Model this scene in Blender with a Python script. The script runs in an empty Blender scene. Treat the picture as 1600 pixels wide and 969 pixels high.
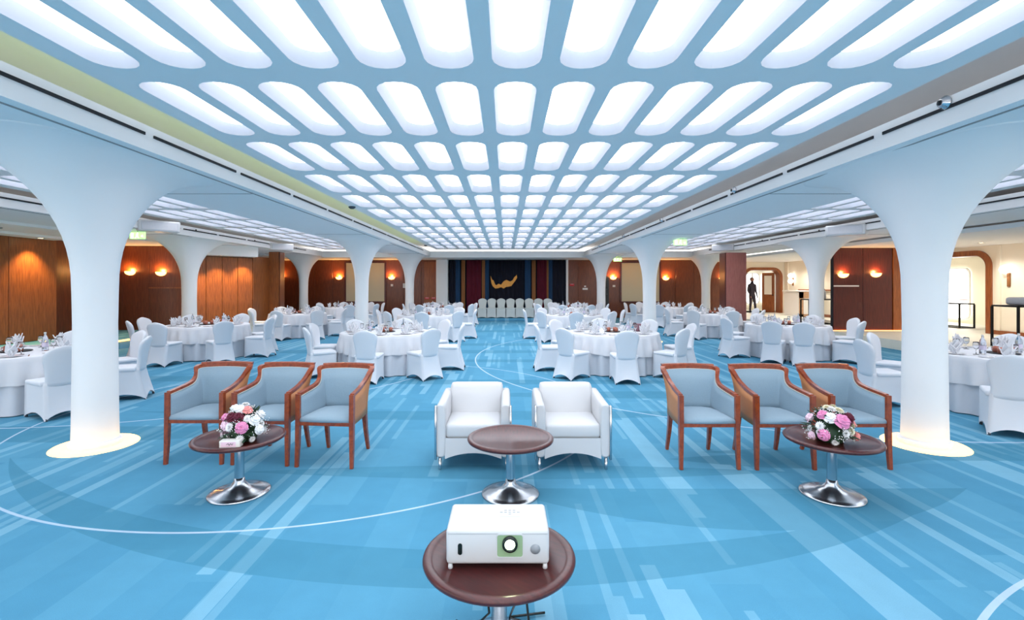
import bpy, bmesh, math, random
from mathutils import Vector, Matrix
PI = math.pi
random.seed(7)
S = bpy.context.scene
C = S.collection
# ------------------------------------------------------------------ camera
HC = 1.72
FPX = 760.0
cam_d = bpy.data.cameras.new('camera'); cam = bpy.data.objects.new('camera', cam_d); C.objects.link(cam)
cam.location = (0, 0, HC); cam.rotation_euler = (PI/2, 0, 0)
cam_d.sensor_fit = 'HORIZONTAL'; cam_d.sensor_width = 36.0; cam_d.lens = 36.0*FPX/1600.0
cam_d.shift_x = 10.0/1600.0; cam_d.shift_y = -39.5/1600.0
cam_d.clip_start = 0.05; cam_d.clip_end = 200
S.camera = cam
# ------------------------------------------------------------------ world, exposure
w = bpy.data.worlds.new('world'); S.world = w; w.use_nodes = True
w.node_tree.nodes['Background'].inputs[0].default_value = (1.0, 0.93, 0.86, 1)
w.node_tree.nodes['Background'].inputs[1].default_value = 1.65  # uniform warm light, serves as fill through the added rear openings
S.view_settings.view_transform = 'Standard'; S.view_settings.look = 'None'
S.view_settings.gamma = 1.0; S.view_settings.use_curve_mapping = False
S.view_settings.exposure = .90
S.cycles.max_bounces = 6; S.cycles.diffuse_bounces = 4; S.cycles.glossy_bounces = 3; S.cycles.transmission_bounces = 5; S.cycles.transparent_max_bounces = 4
S.cycles.adaptive_threshold = .05; S.cycles.use_denoising = True; S.cycles.caustics_reflective = False; S.cycles.caustics_refractive = False; S.cycles.sample_clamp_indirect = 4
PANEL_MAIN = 2.3      # luminous coffers of the main ceiling
PANEL_SIDE = 2.2      # luminous coffers of the side bays

# ------------------------------------------------------------------ helpers
def lin(c):
    return tuple(((v/255.0)/12.92 if v/255.0 <= .04045 else ((v/255.0+.055)/1.055)**2.4) for v in c)
def newmat(name):
    m = bpy.data.materials.new(name); m.use_nodes = True
    return m, m.node_tree, m.node_tree.nodes['Principled BSDF']
def mat(name, rgb, rough=.5, metal=0.0, spec=.5, noise=0.06, nscale=30.0, bump=0.0, coat=0.0, sheen=0.0, trans=0.0, ior=1.45):
    m, t, b = newmat(name)
    col = lin(rgb) + (1,)
    b.inputs['Roughness'].default_value = rough; b.inputs['Metallic'].default_value = metal
    b.inputs['Specular IOR Level'].default_value = spec; b.inputs['Coat Weight'].default_value = coat
    b.inputs['Coat Roughness'].default_value = .15
    b.inputs['Sheen Weight'].default_value = sheen; b.inputs['Transmission Weight'].default_value = trans
    b.inputs['IOR'].default_value = ior
    tc = t.nodes.new('ShaderNodeTexCoord'); n = t.nodes.new('ShaderNodeTexNoise')
    n.inputs['Scale'].default_value = nscale; n.inputs['Detail'].default_value = 4
    t.links.new(tc.outputs['Object'], n.inputs['Vector'])
    mx = t.nodes.new('ShaderNodeMix'); mx.data_type = 'RGBA'
    mx.inputs['A'].default_value = tuple(v*(1-noise) for v in col[:3])+(1,)
    mx.inputs['B'].default_value = tuple(min(1, v*(1+noise)) for v in col[:3])+(1,)
    t.links.new(n.outputs['Fac'], mx.inputs['Factor']); t.links.new(mx.outputs['Result'], b.inputs['Base Color'])
    if bump:
        bp = t.nodes.new('ShaderNodeBump'); bp.inputs['Strength'].default_value = bump; bp.inputs['Distance'].default_value = .01
        t.links.new(n.outputs['Fac'], bp.inputs['Height']); t.links.new(bp.outputs['Normal'], b.inputs['Normal'])
    return m
def emat(name, rgb, strength, base=(200, 200, 200), linear=None):
    m, t, b = newmat(name)
    c = (linear or lin(rgb)) + (1,)
    b.inputs['Base Color'].default_value = lin(base)+(1,)
    b.inputs['Emission Color'].default_value = c; b.inputs['Emission Strength'].default_value = strength
    return m
def woodmat(name, dark, light, scale=(9, 9, .7), rough=.35, coat=.2):
    m, t, b = newmat(name)
    tc = t.nodes.new('ShaderNodeTexCoord'); mp = t.nodes.new('ShaderNodeMapping'); mp.inputs['Scale'].default_value = scale
    n = t.nodes.new('ShaderNodeTexNoise'); n.inputs['Scale'].default_value = 4; n.inputs['Detail'].default_value = 6; n.inputs['Distortion'].default_value = .6
    r = t.nodes.new('ShaderNodeValToRGB'); r.color_ramp.elements[0].position = .3; r.color_ramp.elements[1].position = .72
    r.color_ramp.elements[0].color = lin(dark)+(1,); r.color_ramp.elements[1].color = lin(light)+(1,)
    L = t.links.new
    L(tc.outputs['Object'], mp.inputs['Vector']); L(mp.outputs['Vector'], n.inputs['Vector'])
    L(n.outputs['Fac'], r.inputs['Fac']); L(r.outputs['Color'], b.inputs['Base Color'])
    b.inputs['Roughness'].default_value = rough; b.inputs['Coat Weight'].default_value = coat; b.inputs['Coat Roughness'].default_value = .2
    return m

class MB:
    """collects geometry for ONE mesh object"""
    def __init__(s): s.v = []; s.f = []; s.smooth = []
    def add(s, vs, fs, smooth=False):
        o = len(s.v); s.v += [tuple(p) for p in vs]; s.f += [tuple(i+o for i in f) for f in fs]; s.smooth += [smooth]*len(fs); return s
    def box(s, x0, x1, y0, y1, z0, z1):
        return s.add([(x0,y0,z0),(x1,y0,z0),(x1,y1,z0),(x0,y1,z0),(x0,y0,z1),(x1,y0,z1),(x1,y1,z1),(x0,y1,z1)],
              [(0,3,2,1),(4,5,6,7),(0,1,5,4),(1,2,6,5),(2,3,7,6),(3,0,4,7)])
    def rbox(s, x0, x1, y0, y1, z0, z1, r=.02, seg=2, smooth=True):
        bm = bmesh.new(); bmesh.ops.create_cube(bm, size=1)
        for v in bm.verts:
            v.co = Vector(((x0+x1)/2+v.co.x*(x1-x0), (y0+y1)/2+v.co.y*(y1-y0), (z0+z1)/2+v.co.z*(z1-z0)))
        bmesh.ops.bevel(bm, geom=bm.edges[:]+bm.verts[:], offset=r, segments=seg, affect='EDGES', profile=.5)
        bm.verts.index_update()
        s.add([v.co for v in bm.verts], [[v.index for v in f.verts] for f in bm.faces], smooth); bm.free(); return s
    def rings(s, rings, closed=True, cap0=False, cap1=False, smooth=True):
        n = len(rings[0]); vs = [p for r in rings for p in r]; fs = []
        for i in range(len(rings)-1):
            for j in range(n if closed else n-1):
                k = (j+1) % n
                fs.append((i*n+j, i*n+k, (i+1)*n+k, (i+1)*n+j))
        o = len(s.v); s.add(vs, fs, smooth)
        if cap0: s.f.append(tuple(o+j for j in reversed(range(n)))); s.smooth.append(False)
        if cap1: s.f.append(tuple(o+(len(rings)-1)*n+j for j in range(n))); s.smooth.append(False)
        return s
    def lathe(s, prof, n=24, c=(0,0,0), cap0=True, cap1=True, smooth=True):
        rs = [[(c[0]+r*math.cos(2*PI*j/n), c[1]+r*math.sin(2*PI*j/n), c[2]+z) for j in range(n)] for r, z in prof]
        return s.rings(rs, True, cap0, cap1, smooth)
    def tube(s, pts, rad, n=8, caps=True, smooth=True, sq=None):
        pts = [Vector(p) for p in pts]; rs = []
        for i, p in enumerate(pts):
            d = (pts[min(i+1, len(pts)-1)]-pts[max(i-1, 0)]).normalized()
            up = Vector((0,0,1)) if abs(d.z) < .9 else Vector((0,1,0))
            a = d.cross(up).normalized(); b = a.cross(d).normalized()
            r = rad[i] if isinstance(rad, (list, tuple)) else rad
            if sq:
                hw, hh = sq if not isinstance(sq, list) else sq[i]
                rs.append([p+a*x+b*y for x, y in ((-hw,-hh),(hw,-hh),(hw,hh),(-hw,hh))])
            else:
                rs.append([p+a*(r*math.cos(2*PI*j/n))+b*(r*math.sin(2*PI*j/n)) for j in range(n)])
        return s.rings(rs, True, caps, caps, smooth)
    def mesh(s, name):
        me = bpy.data.meshes.new(name); me.from_pydata(s.v, [], s.f)
        me.polygons.foreach_set('use_smooth', s.smooth); me.update()
        bm = bmesh.new(); bm.from_mesh(me); bmesh.ops.recalc_face_normals(bm, faces=bm.faces); bm.to_mesh(me); bm.free()
        return me
    def build(s, name, m, parent=None, loc=None, rz=0):
        me = s.mesh(name); me.materials.append(m)
        return inst(name, me, parent, loc, rz)
def inst(name, me, parent=None, loc=None, rz=0, sc=None):
    o = bpy.data.objects.new(name, me); C.objects.link(o)
    if parent: o.parent = parent
    if loc: o.location = loc
    if rz: o.rotation_euler.z = rz
    if sc: o.scale = (sc, sc, sc)
    return o
def tag(o, label=None, cat=None, group=None, kind=None):
    if label: o['label'] = label
    if cat: o['category'] = cat
    if group: o['group'] = group
    if kind: o['kind'] = kind
    return o
def thing(name, label, cat, loc=(0,0,0), rz=0, group=None):
    o = bpy.data.objects.new(name, None); C.objects.link(o); o.location = loc; o.rotation_euler.z = rz
    o.empty_display_size = .1
    return tag(o, label, cat, group)
def dup(root, loc, rz, label=None, group=None):
    r = root.copy(); C.objects.link(r); r.location = loc; r.rotation_euler.z = rz
    if label: r['label'] = label
    if group: r['group'] = group
    for ch in list(root.children):
        c = ch.copy(); C.objects.link(c); c.parent = r
        for g in list(ch.children):
            d = g.copy(); C.objects.link(d); d.parent = c
    return r
def struct(o): o['kind'] = 'structure'; return o
def smoothstep(a, b, x):
    t = max(0, min(1, (x-a)/(b-a))); return t*t*(3-2*t)
def interp(pts, x):
    for (a, va), (b, vb) in zip(pts, pts[1:]):
        if x <= b: return va+(vb-va)*(0 if b == a else max(0, (x-a)/(b-a)))
    return pts[-1][1]

# ------------------------------------------------------------------ materials
def carpet_mat():
    m, t, b = newmat('carpet'); N = t.nodes; L = t.links.new
    def mth(op, a=None, bb=None, c=None):
        n = N.new('ShaderNodeMath'); n.operation = op
        for i, v in enumerate((a, bb, c)):
            if v is None: continue
            if hasattr(v, 'links'): L(v, n.inputs[i])
            else: n.inputs[i].default_value = v
        return n.outputs[0]
    tc = N.new('ShaderNodeTexCoord'); sp = N.new('ShaderNodeSeparateXYZ'); L(tc.outputs['Object'], sp.inputs[0])
    X, Y = sp.outputs[0], sp.outputs[1]
    def stripes(width, length, seed, thr):
        cx = mth('FLOOR', mth('ADD', mth('MULTIPLY', X, 1/width), seed))
        wn = N.new('ShaderNodeTexWhiteNoise'); wn.noise_dimensions = '1D'; L(cx, wn.inputs['W'])
        cy = mth('FLOOR', mth('ADD', mth('MULTIPLY', Y, 1/length), mth('MULTIPLY', wn.outputs['Value'], 17.3)))
        cmb = N.new('ShaderNodeCombineXYZ'); L(cx, cmb.inputs[0]); L(cy, cmb.inputs[1])
        w2 = N.new('ShaderNodeTexWhiteNoise'); w2.noise_dimensions = '2D'; L(cmb.outputs[0], w2.inputs['Vector'])
        return mth('GREATER_THAN', w2.outputs['Value'], thr), w2.outputs['Value']
    s1, v1 = stripes(.095, 2.6, .37, .84)
    s2, v2 = stripes(.055, 1.5, 11.2, .90)
    s3, v3 = stripes(.30, 1.3, 5.1, .5)
    light = mth('MINIMUM', mth('ADD', s1, mth('MULTIPLY', s2, .6)), 1.0)
    def ring(cx, cy, R, hw):
        d = mth('SQRT', mth('ADD', mth('POWER', mth('ABSOLUTE', mth('SUBTRACT', X, cx)), 2), mth('POWER', mth('ABSOLUTE', mth('SUBTRACT', Y, cy)), 2)))
        return d, mth('LESS_THAN', mth('ABSOLUTE', mth('SUBTRACT', d, R)), hw)
    line = None
    for a in ((-2.3, 6.97, 3.6, .012), (4.5, -.46, 3.6, .016), (5.5, 11.5, 6.2, .014), (-6.5, 11.0, 5.2, .014)):
        _, r = ring(*a); line = r if line is None else mth('MAXIMUM', line, r)
    dl, _ = ring(-.2, 9.15, 6.4, .01); du, _ = ring(0, 11.14, 8.0, .01)
    dark = mth('MULTIPLY', mth('LESS_THAN', dl, 6.4), mth('GREATER_THAN', du, 8.0))
    def lens(cx, cy, hl, hw, k=0.0):
        u = mth('SUBTRACT', X, cx)
        prof = mth('MULTIPLY', mth('SUBTRACT', 1.0, mth('POWER', mth('ABSOLUTE', mth('MULTIPLY', u, 1/hl)), 2)), hw)
        yy = mth('SUBTRACT', mth('SUBTRACT', Y, cy), mth('MULTIPLY', mth('MULTIPLY', u, u), k))
        return mth('LESS_THAN', mth('ABSOLUTE', yy), prof)
    for a in ((.1, 4.47, 2.5, .17, 0), (2.9, 4.75, 1.3, .2, .03), (1.9, 3.75, 2.0, .35, .09), (-.6, 6.4, 4.5, .22, .01), (2.5, 7.6, 3.5, .25, .0),
              (-5.0, 5.6, 3.0, .3, .04), (5.0, 5.0, 3.0, .25, .0), (0, 8.6, 5, .2, 0), (-3, 12.5, 6, .35, 0), (2, 14, 6, .35, 0), (-6, 8.9, 3, .25, .02), (.5, 11, 4, .2, 0), (0, 18, 6, .4, 0)):
        dark = mth('MAXIMUM', dark, lens(*a))
    nz = N.new('ShaderNodeTexNoise'); nz.inputs['Scale'].default_value = 260; nz.inputs['Detail'].default_value = 3; L(tc.outputs['Object'], nz.inputs['Vector'])
    nb = N.new('ShaderNodeTexNoise'); nb.inputs['Scale'].default_value = 5; nb.inputs['Detail'].default_value = 5; L(tc.outputs['Object'], nb.inputs['Vector'])
    def mixc(f, a, bb):
        x = N.new('ShaderNodeMix'); x.data_type = 'RGBA'
        L(f, x.inputs['Factor'])
        if hasattr(a, 'links'): L(a, x.inputs['A'])
        else: x.inputs['A'].default_value = lin(a)+(1,)
        if hasattr(bb, 'links'): L(bb, x.inputs['B'])
        else: x.inputs['B'].default_value = lin(bb)+(1,)
        return x.outputs['Result']
    c = mixc(mth('MULTIPLY', v3, .4), (78, 142, 174), (102, 164, 192))
    c = mixc(mth('MULTIPLY', light, .55), c, (136, 184, 206))
    c = mixc(mth('MULTIPLY', dark, .5), c, (62, 124, 150))
    c = mixc(mth('MULTIPLY', line, .8), c, (186, 206, 224))
    k = mth('ADD', .78, mth('ADD', mth('MULTIPLY', nz.outputs['Fac'], .3), mth('MULTIPLY', nb.outputs['Fac'], .16)))
    g = N.new('ShaderNodeMix'); g.data_type = 'RGBA'; g.blend_type = 'MULTIPLY'; g.inputs['Factor'].default_value = 1
    cc = N.new('ShaderNodeCombineXYZ'); [L(k, cc.inputs[i]) for i in range(3)]
    L(c, g.inputs['A']); L(cc.outputs[0], g.inputs['B']); L(g.outputs['Result'], b.inputs['Base Color'])
    b.inputs['Roughness'].default_value = .95; b.inputs['Specular IOR Level'].default_value = .1
    bp = N.new('ShaderNodeBump'); bp.inputs['Strength'].default_value = .25; bp.inputs['Distance'].default_value = .004
    L(nz.outputs['Fac'], bp.inputs['Height']); L(bp.outputs['Normal'], b.inputs['Normal'])
    return m
M = {}
M['carpet'] = carpet_mat()
M['plaster'] = mat('plaster', (242, 242, 242), .7, noise=.015, nscale=4)
M['ceiling'] = mat('ceiling_paint', (238, 238, 238), .65, noise=.015, nscale=4)
M['recess'] = mat('recess_shade', (186, 190, 200), .8, noise=.01)  # greyer than the ceiling: shade on the coffer rims put into the colour
M['panel'] = emat('luminous_panel', None, PANEL_MAIN, linear=(.97, .97, 1.0))
M['panel_side'] = emat('luminous_panel_side', None, PANEL_SIDE, linear=(.95, .95, 1.0))
M['slot'] = mat('slot_dark', (18, 24, 32), .6)
M['seam'] = mat('seam_grey', (150, 150, 150), .6)
M['cream'] = mat('cream_wall', (240, 232, 214), .7, noise=.02, nscale=3)
M['lobby_floor'] = mat('lobby_floor_stone', (226, 226, 214), .45, noise=.05, nscale=6)
M['wood'] = woodmat('walnut_panel', (112, 58, 24), (158, 90, 42))
M['wood_red'] = woodmat('mahogany_panel', (70, 24, 26), (98, 38, 34))
M['wood_red_lit'] = woodmat('mahogany_panel_lit', (150, 88, 84), (172, 108, 100))  # lighter mahogany, lobby light on the second pier painted into the colour
M['wood_mid'] = woodmat('brown_panel', (92, 44, 26), (128, 66, 38))
M['wood_trim'] = woodmat('door_wood', (120, 62, 30), (166, 96, 50))
M['frame_wood'] = woodmat('cherry_frame', (118, 46, 18), (164, 74, 32), (6, 6, 6), .28, .4)
M['table_wood'] = woodmat('mahogany_table', (58, 16, 16), (84, 28, 26), (14, 2, 14), .3, .2)
M['side_panel'] = mat('tan_panel', (188, 128, 84), .6, noise=.08, nscale=60)
M['blue_fabric'] = mat('blue_grey_upholstery', (140, 164, 180), .85, noise=.10, nscale=130, bump=.15, sheen=.2)
M['piping'] = mat('piping_fabric', (196, 196, 186), .8)
M['leather'] = mat('white_leather', (204, 205, 208), .38, noise=.01, nscale=8, bump=.02)
M['chrome'] = mat('chrome', (200, 203, 208), .22, metal=1, noise=.02)
M['spandex'] = mat('white_spandex', (218, 222, 229), .6, noise=.012, nscale=3, sheen=.15)
M['stage_spandex'] = mat('dim_white_spandex', (196, 202, 200), .7, noise=.02, nscale=3)  # darker spandex copy, the weaker stage light is in the colour
M['cloth'] = mat('white_tablecloth', (220, 221, 226), .75, noise=.012, nscale=5, sheen=.1)
M['skirt'] = mat('white_underskirt', (208, 212, 220), .8, noise=.02, nscale=5)
M['foot'] = mat('dark_foot', (60, 70, 80), .6)
M['plate'] = mat('porcelain', (240, 242, 248), .15, noise=.005)
M['glass'] = mat('clear_glass', (250, 252, 255), .02, trans=1.0, noise=0.0)
M['bottle'] = mat('clear_bottle', (235, 244, 255), .05, trans=.92, noise=0.0, ior=1.3)
M['bottle_label'] = mat('bottle_label', (212, 204, 226), .5)
M['copper'] = mat('copper_mug', (170, 104, 86), .35, metal=.4)
M['tray'] = mat('dark_tray', (48, 54, 58), .4)
M['metal_pail'] = mat('pink_metal_pail', (150, 110, 120), .3, metal=.7)
M['white_plastic'] = mat('white_plastic', (206, 208, 210), .35, noise=.005)
M['grey_plastic'] = mat('grey_plastic', (150, 156, 162), .5)
M['light_grille'] = mat('light_grille', (196, 198, 204), .6)
M['black_plastic'] = mat('black_plastic', (14, 26, 24), .25)
M['lens_bay'] = mat('lens_bay', (150, 180, 140), .3)
M['lens_light'] = emat('lens_light', (240, 255, 200), 30)
M['navy'] = mat('navy_curtain', (16, 20, 36), .9, noise=.15, nscale=3)
M['blue_c'] = mat('blue_curtain', (30, 66, 100), .85, noise=.12, nscale=3)
M['red_c'] = mat('red_curtain', (92, 12, 36), .85, noise=.15, nscale=3)
M['gold_c'] = mat('gold_curtain', (150, 98, 56), .75, noise=.1, nscale=3)
M['gold'] = mat('gold_leaf', (212, 146, 60), .4, metal=.3, noise=.25, nscale=14)
M['screen'] = mat('screen_cloth', (214, 204, 176), .8, noise=.01)
M['red_sign'] = mat('red_sign', (200, 40, 48), .5)
M['paper'] = mat('paper_white', (236, 232, 226), .6)
M['dark_metal'] = mat('black_metal', (26, 28, 30), .4, metal=.3)
M['stone'] = mat('mottled_stone', (190, 150, 118), .4, noise=.4, nscale=14)
M['leaf'] = mat('leaf_green', (38, 66, 42), .55, noise=.3, nscale=20)
M['fl_white'] = mat('petal_white', (240, 240, 240), .6, noise=.03)
M['fl_pink'] = mat('petal_pink', (226, 142, 186), .6, noise=.08, nscale=40)
M['fl_pale'] = mat('petal_pale_pink', (238, 206, 222), .6, noise=.05, nscale=40)
M['fl_coral'] = mat('petal_coral', (232, 150, 146), .6, noise=.08, nscale=40)
M['fl_wine'] = mat('petal_wine', (92, 16, 42), .6, noise=.2, nscale=40)
M['fl_cream'] = mat('petal_cream', (240, 234, 206), .6, noise=.05, nscale=40)
M['suit'] = mat('dark_clothes', (58, 54, 66), .8)
M['skin'] = mat('skin', (150, 110, 92), .6)
M['warm_ring'] = emat('ring_light', None, 2.8, base=(60, 50, 40), linear=(1.0, .55, .15))
M['strip'] = emat('step_strip', None, 3.0, linear=(1.0, .36, .06))
M['sconce_warm'] = emat('sconce_bowl', None, 3.2, linear=(1.0, .52, .12))
M['globe'] = emat('globe_light', None, 2.2, linear=(1.0, .95, .9))
M['downlight'] = emat('downlight_lens', None, 9.0, linear=(1.0, .75, .4))
M['daylight'] = emat('daylight_pane', None, 2.2, linear=(1.0, .98, .95))
M['cove'] = emat('cove_strip', None, 1.1, linear=(.72, 1.0, .2))
M['exit_green'] = emat('exit_green', (150, 225, 110), 1.0)
M['exit_white'] = emat('exit_white', (240, 255, 220), 1.3)

# ------------------------------------------------------------------ setting
ZS = 3.04           # soffit height
ZC = 3.34           # coffered ceiling height
CX0 = .08           # room axis
YR = -6.5           # rear wall
YB = 25.2           # back wall
fl = MB(); fl.box(-14, 16, YR, 26, -.1, 0); struct(fl.build('floor', M['carpet']))

def rr_loop(hw, hl, r, k=4):
    """rounded rectangle, with for each point the matching point on the cell border (direction kept)"""
    out = []
    for (sx, sy, a0) in ((1, 1, 0), (-1, 1, PI/2), (-1, -1, PI), (1, -1, 3*PI/2)):
        for i in range(k+1):
            a = a0 + (PI/2)*i/k
            out.append((sx*(hw-r)+r*math.cos(a), sy*(hl-r)+r*math.sin(a), sx, sy, i/k))
    return out
def coffered(name, cx, px, nx, y0, py, ny, z, cw, cl, r, margin_x, y_end, mp, depth=.11, y_start=None):
    """luminous ceiling: slab with rounded slots, each with a recess and a luminous panel"""
    mb = MB(); rec = MB(); k = 4; lp = rr_loop(cw/2, cl/2, r, k)
    top = rr_loop(cw/2-.03, cl/2-.04, r-.02, k)
    n = len(lp)
    for i in range(nx):
        for j in range(ny):
            x = cx+(i-(nx-1)/2)*px; y = y0+(j+.5)*py
            vs = []
            for (u, v, sx, sy, t) in lp: vs.append((x+u, y+v, z))
            for q, (u, v, sx, sy, t) in enumerate(lp):
                m = int(round(t*k))
                if m == k//2: bx, by = sx*px/2, sy*py/2
                else:
                    first = m < k//2            # start of the arc: side reached by increasing angle
                    horiz = (first == (sx*sy > 0))
                    bx, by = (sx*px/2, v) if horiz else (u, sy*py/2)
                vs.append((x+bx, y+by, z))
            fs = [(q, (q+1) % n, n+(q+1) % n, n+q) for q in range(n)]
            mb.add(vs, fs, False)
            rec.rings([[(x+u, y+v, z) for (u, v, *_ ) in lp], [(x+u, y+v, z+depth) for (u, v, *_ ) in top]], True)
    hx = nx*px/2; ya, yb = y0, y0+ny*py
    ys = y_start if y_start is not None else ya
    for s in (-1, 1):
        mb.box(min(cx+s*hx, cx+s*(hx+margin_x)), max(cx+s*hx, cx+s*(hx+margin_x)), ys, y_end, z, z+.09)
    if y_end > yb: mb.box(cx-hx, cx+hx, yb, y_end, z, z+.09)
    if ys < ya: mb.box(cx-hx, cx+hx, ys, ya, z, z+.09)
    o = struct(mb.build(name, M['ceiling']))
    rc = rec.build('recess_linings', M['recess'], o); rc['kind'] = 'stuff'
    pm = MB(); pm.add([(u, v, 0) for (u, v, *_ ) in top], [tuple(range(n))]); me = pm.mesh('light_panel'); me.materials.append(mp)
    for i in range(nx):
        for j in range(ny):
            inst('light_panel', me, o, (cx+(i-(nx-1)/2)*px, y0+(j+.5)*py, z+depth-.004))
    return o
PX, PY = .486, 1.638
Y0 = 3.765-6*PY
coffered('ceiling', CX0, PX, 13, Y0, PY, 17, ZC, .355, 1.40, .165, .14, 22.4, M['panel'], y_start=YR)
for s, c in ((-1, -6.9+CX0), (1, 6.9+CX0)):
    coffered('ceiling', c, .50, 5, Y0, PY, 17, ZC-.02, .38, 1.44, .15, .16, 22.2, M['panel_side'], .09, y_start=YR)
# closed slab above everything, with the dark cove around the coffers
rf = MB(); rf.box(-14, 22, YR, 26, ZC+.3, ZC+.4); struct(rf.build('ceiling', M['plaster']))
# long soffit beams over the column rows; inner faces carry the air slots
def beam(name, x0, x1, y0, y1, zt=ZC+.02):
    mb = MB(); mb.box(x0, x1, y0, y1, ZS, ZS+.06)
    for xa, xb in ((x0, x0+.1), (x1-.1, x1)): mb.box(xa, xb, y0, y1, ZS+.06, ZS+.245)
    o = struct(mb.build(name, M['plaster'])); return o
XI, XO = 3.60, 5.20      # inner beam
XA, XB = 8.60, 10.40     # outer beam
slot_me = MB().box(-.012, .012, -.74, .74, -.014, .014).mesh('air_slot'); slot_me.materials.append(M['slot'])
nb = 0
for s in (-1, 1):
    for xa, xb, inner in ((XI, XO, True), (XA, XB, False)):
        x0, x1 = sorted((CX0+s*xa, CX0+s*xb)); nb += 1
        o = beam('trim_%d' % nb, x0, x1, YR, 22.8 if inner else 22.6)
        for face in ((CX0+s*xa),) + (((CX0+s*xb),) if inner else ()):
            for q in range(17):
                inst('air_slot', slot_me, o, (face, YR+.9+q*1.6, ZS+.155))
        # shadow-gap seams on the underside
        sm = MB(); xs = CX0+s*(xa+.13); sm.box(xs-.012, xs+.012, YR, 22.6, ZS-.006, ZS+.002); sm.build('seam', M['seam'], o)
        for ys in (7.05, 12.7, 16.2, 20.6):
            MB().box(x0+.14, x1-.14, ys-.008, ys+.008, ZS-.005, ZS+.002).build('seam', M['seam'], o)
    # cove light strips behind the inner fascia (left is green-tinted in the photo)
cv = MB(); cv.box(CX0-XI-.25, CX0-XI-.2, YR+.3, 22.4, ZS+.07, ZS+.1)
tag(cv.build('cove_light_strip', M['cove']), 'green-tinted strip light lying in the left ceiling cove', 'strip light')
# far cross soffit and fascia
mb = MB(); mb.box(-13.5, 13.5, 22.8, YB+.3, ZS-.04, ZS+.06); mb.box(CX0-XI, CX0+XI, 22.8, 22.9, ZS+.06, ZS+.245)
for s in (-1, 1):
    a, b = sorted((CX0+s*XO, CX0+s*XA)); mb.box(a, b, 22.6, 22.8, ZS-.04, ZS+.245)
struct(mb.build('trim_5', M['plaster']))
# outer soffits: left plain over the raised aisle, right lobby ceiling
mb = MB(); mb.box(-14, CX0-XB, YR, YB, ZS-.06, ZS+.05); struct(mb.build('ceiling', M['plaster']))
mb = MB(); mb.box(CX0+XB, 22, YR, 27.5, 2.90, 3.0); struct(mb.build('ceiling', M['plaster']))
# raised side aisles with lit edge
ZP = .25
mb = MB(); mb.box(-14, -10.3, YR, 15.8, 0.0, ZP); struct(mb.build('floor', M['carpet']))
mb = MB(); mb.box(10.35, 22, YR, 27.5, 0.0, ZP); struct(mb.build('floor', M['lobby_floor']))
mb = MB(); mb.box(-10.30, -10.27, 6, 15.7, ZP-.05, ZP-.01)
tag(mb.build('step_strip_light', M['strip']), 'orange strip light along the raised step by the walnut wall', 'strip light')
mb = MB(); mb.box(10.36, 13.2, 15.52, 15.56, ZP-.02, ZP+.015)
tag(mb.build('step_strip_light', M['strip']), 'orange strip light at the foot of the maroon pier', 'strip light')

def panel_wall(name, p0, p1, z0, z1, n, m, thick=.12, gap=.012, parent_mat=None):
    """wall from p0 to p1 (room side on the right of the direction) covered with n separate panels"""
    p0 = Vector((p0[0], p0[1], 0)); p1 = Vector((p1[0], p1[1], 0)); L = (p1-p0).length; a = math.atan2(p1.y-p0.y, p1.x-p0.x)
    mb = MB(); mb.box(0, L, 0, thick, z0, z1)
    o = struct(mb.build(name, parent_mat or M['slot'], None, (p0.x, p0.y, 0), a))
    pw = L/n
    me = MB().rbox(gap/2, pw-gap/2, -.03, .0, z0+.01, z1-.01, .006, 1, False).mesh('panel'); me.materials.append(m)
    for i in range(n): inst('panel', me, o, (i*pw, 0, 0))
    return o
# left: long walnut wall on the raised aisle, return, sconce pier, folding partition, pier
panel_wall('wall_left', (-12.3, 3.0), (-12.3, 13.3), ZP, 2.98, 8, M['wood'])
panel_wall('wall_left', (-12.7, 13.3), (-12.7, 15.8), ZP, 2.98, 2, M['wood_mid'])
panel_wall('wall_left', (-12.7, 15.8), (-10.42, 15.8), 0.0, 2.98, 2, M['wood_mid'])
panel_wall('wall_left', (-10.42, 15.8), (-10.42, 16.6), 0.0, 2.98, 1, M['wood'])
panel_wall('wall_left', (-10.42, 16.0), (-9.12, 17.5), 0.0, 2.68, 4, M['wood'])
panel_wall('wall_left', (-9.12, 17.5), (-9.05, 18.6), 0.0, 2.75, 1, M['wood'])
panel_wall('wall_left', (-9.05, 18.6), (-8.66, 18.6), 0.0, 2.98, 1, M['wood'])
panel_wall('wall_left', (-8.66, 18.6), (-8.66, 19.0), 0.0, 2.98, 1, M['wood_mid'])
panel_wall('wall_left', (-11.7, 19.0), (-11.7, YB), 0.0, 2.98, 4, M['wood_mid'])
# rear wall: unseen window openings, invented behind the camera to admit fill light
rw = MB(); rw.box(-14, 16, YR-.2, YR, 0, .35); rw.box(-14, 16, YR-.2, YR, 2.85, ZC+.3)
for q in range(11): rw.box(-14+q*3-.12, -14+q*3+.12, YR-.2, YR, .35, 2.85)
struct(rw.build('wall_rear', M['plaster']))
# valance box with downlights over the folding partition and over the near walnut wall
mb = MB(); mb.add([(-10.42, 15.75, 2.70), (-9.95, 15.45, 2.70), (-8.75, 17.2, 2.70), (-9.1, 17.6, 2.70), (-10.42, 15.75, ZS), (-9.95, 15.45, ZS), (-8.75, 17.2, ZS), (-9.1, 17.6, ZS)],
   [(0, 3, 2, 1), (4, 5, 6, 7), (0, 1, 5, 4), (1, 2, 6, 5), (2, 3, 7, 6), (3, 0, 4, 7)])
struct(mb.build('trim_6', M['plaster']))
mb = MB(); mb.box(-12.3, -11.75, 3.0, 13.2, 2.92, 3.0); struct(mb.build('trim_7', M['plaster']))
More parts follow.
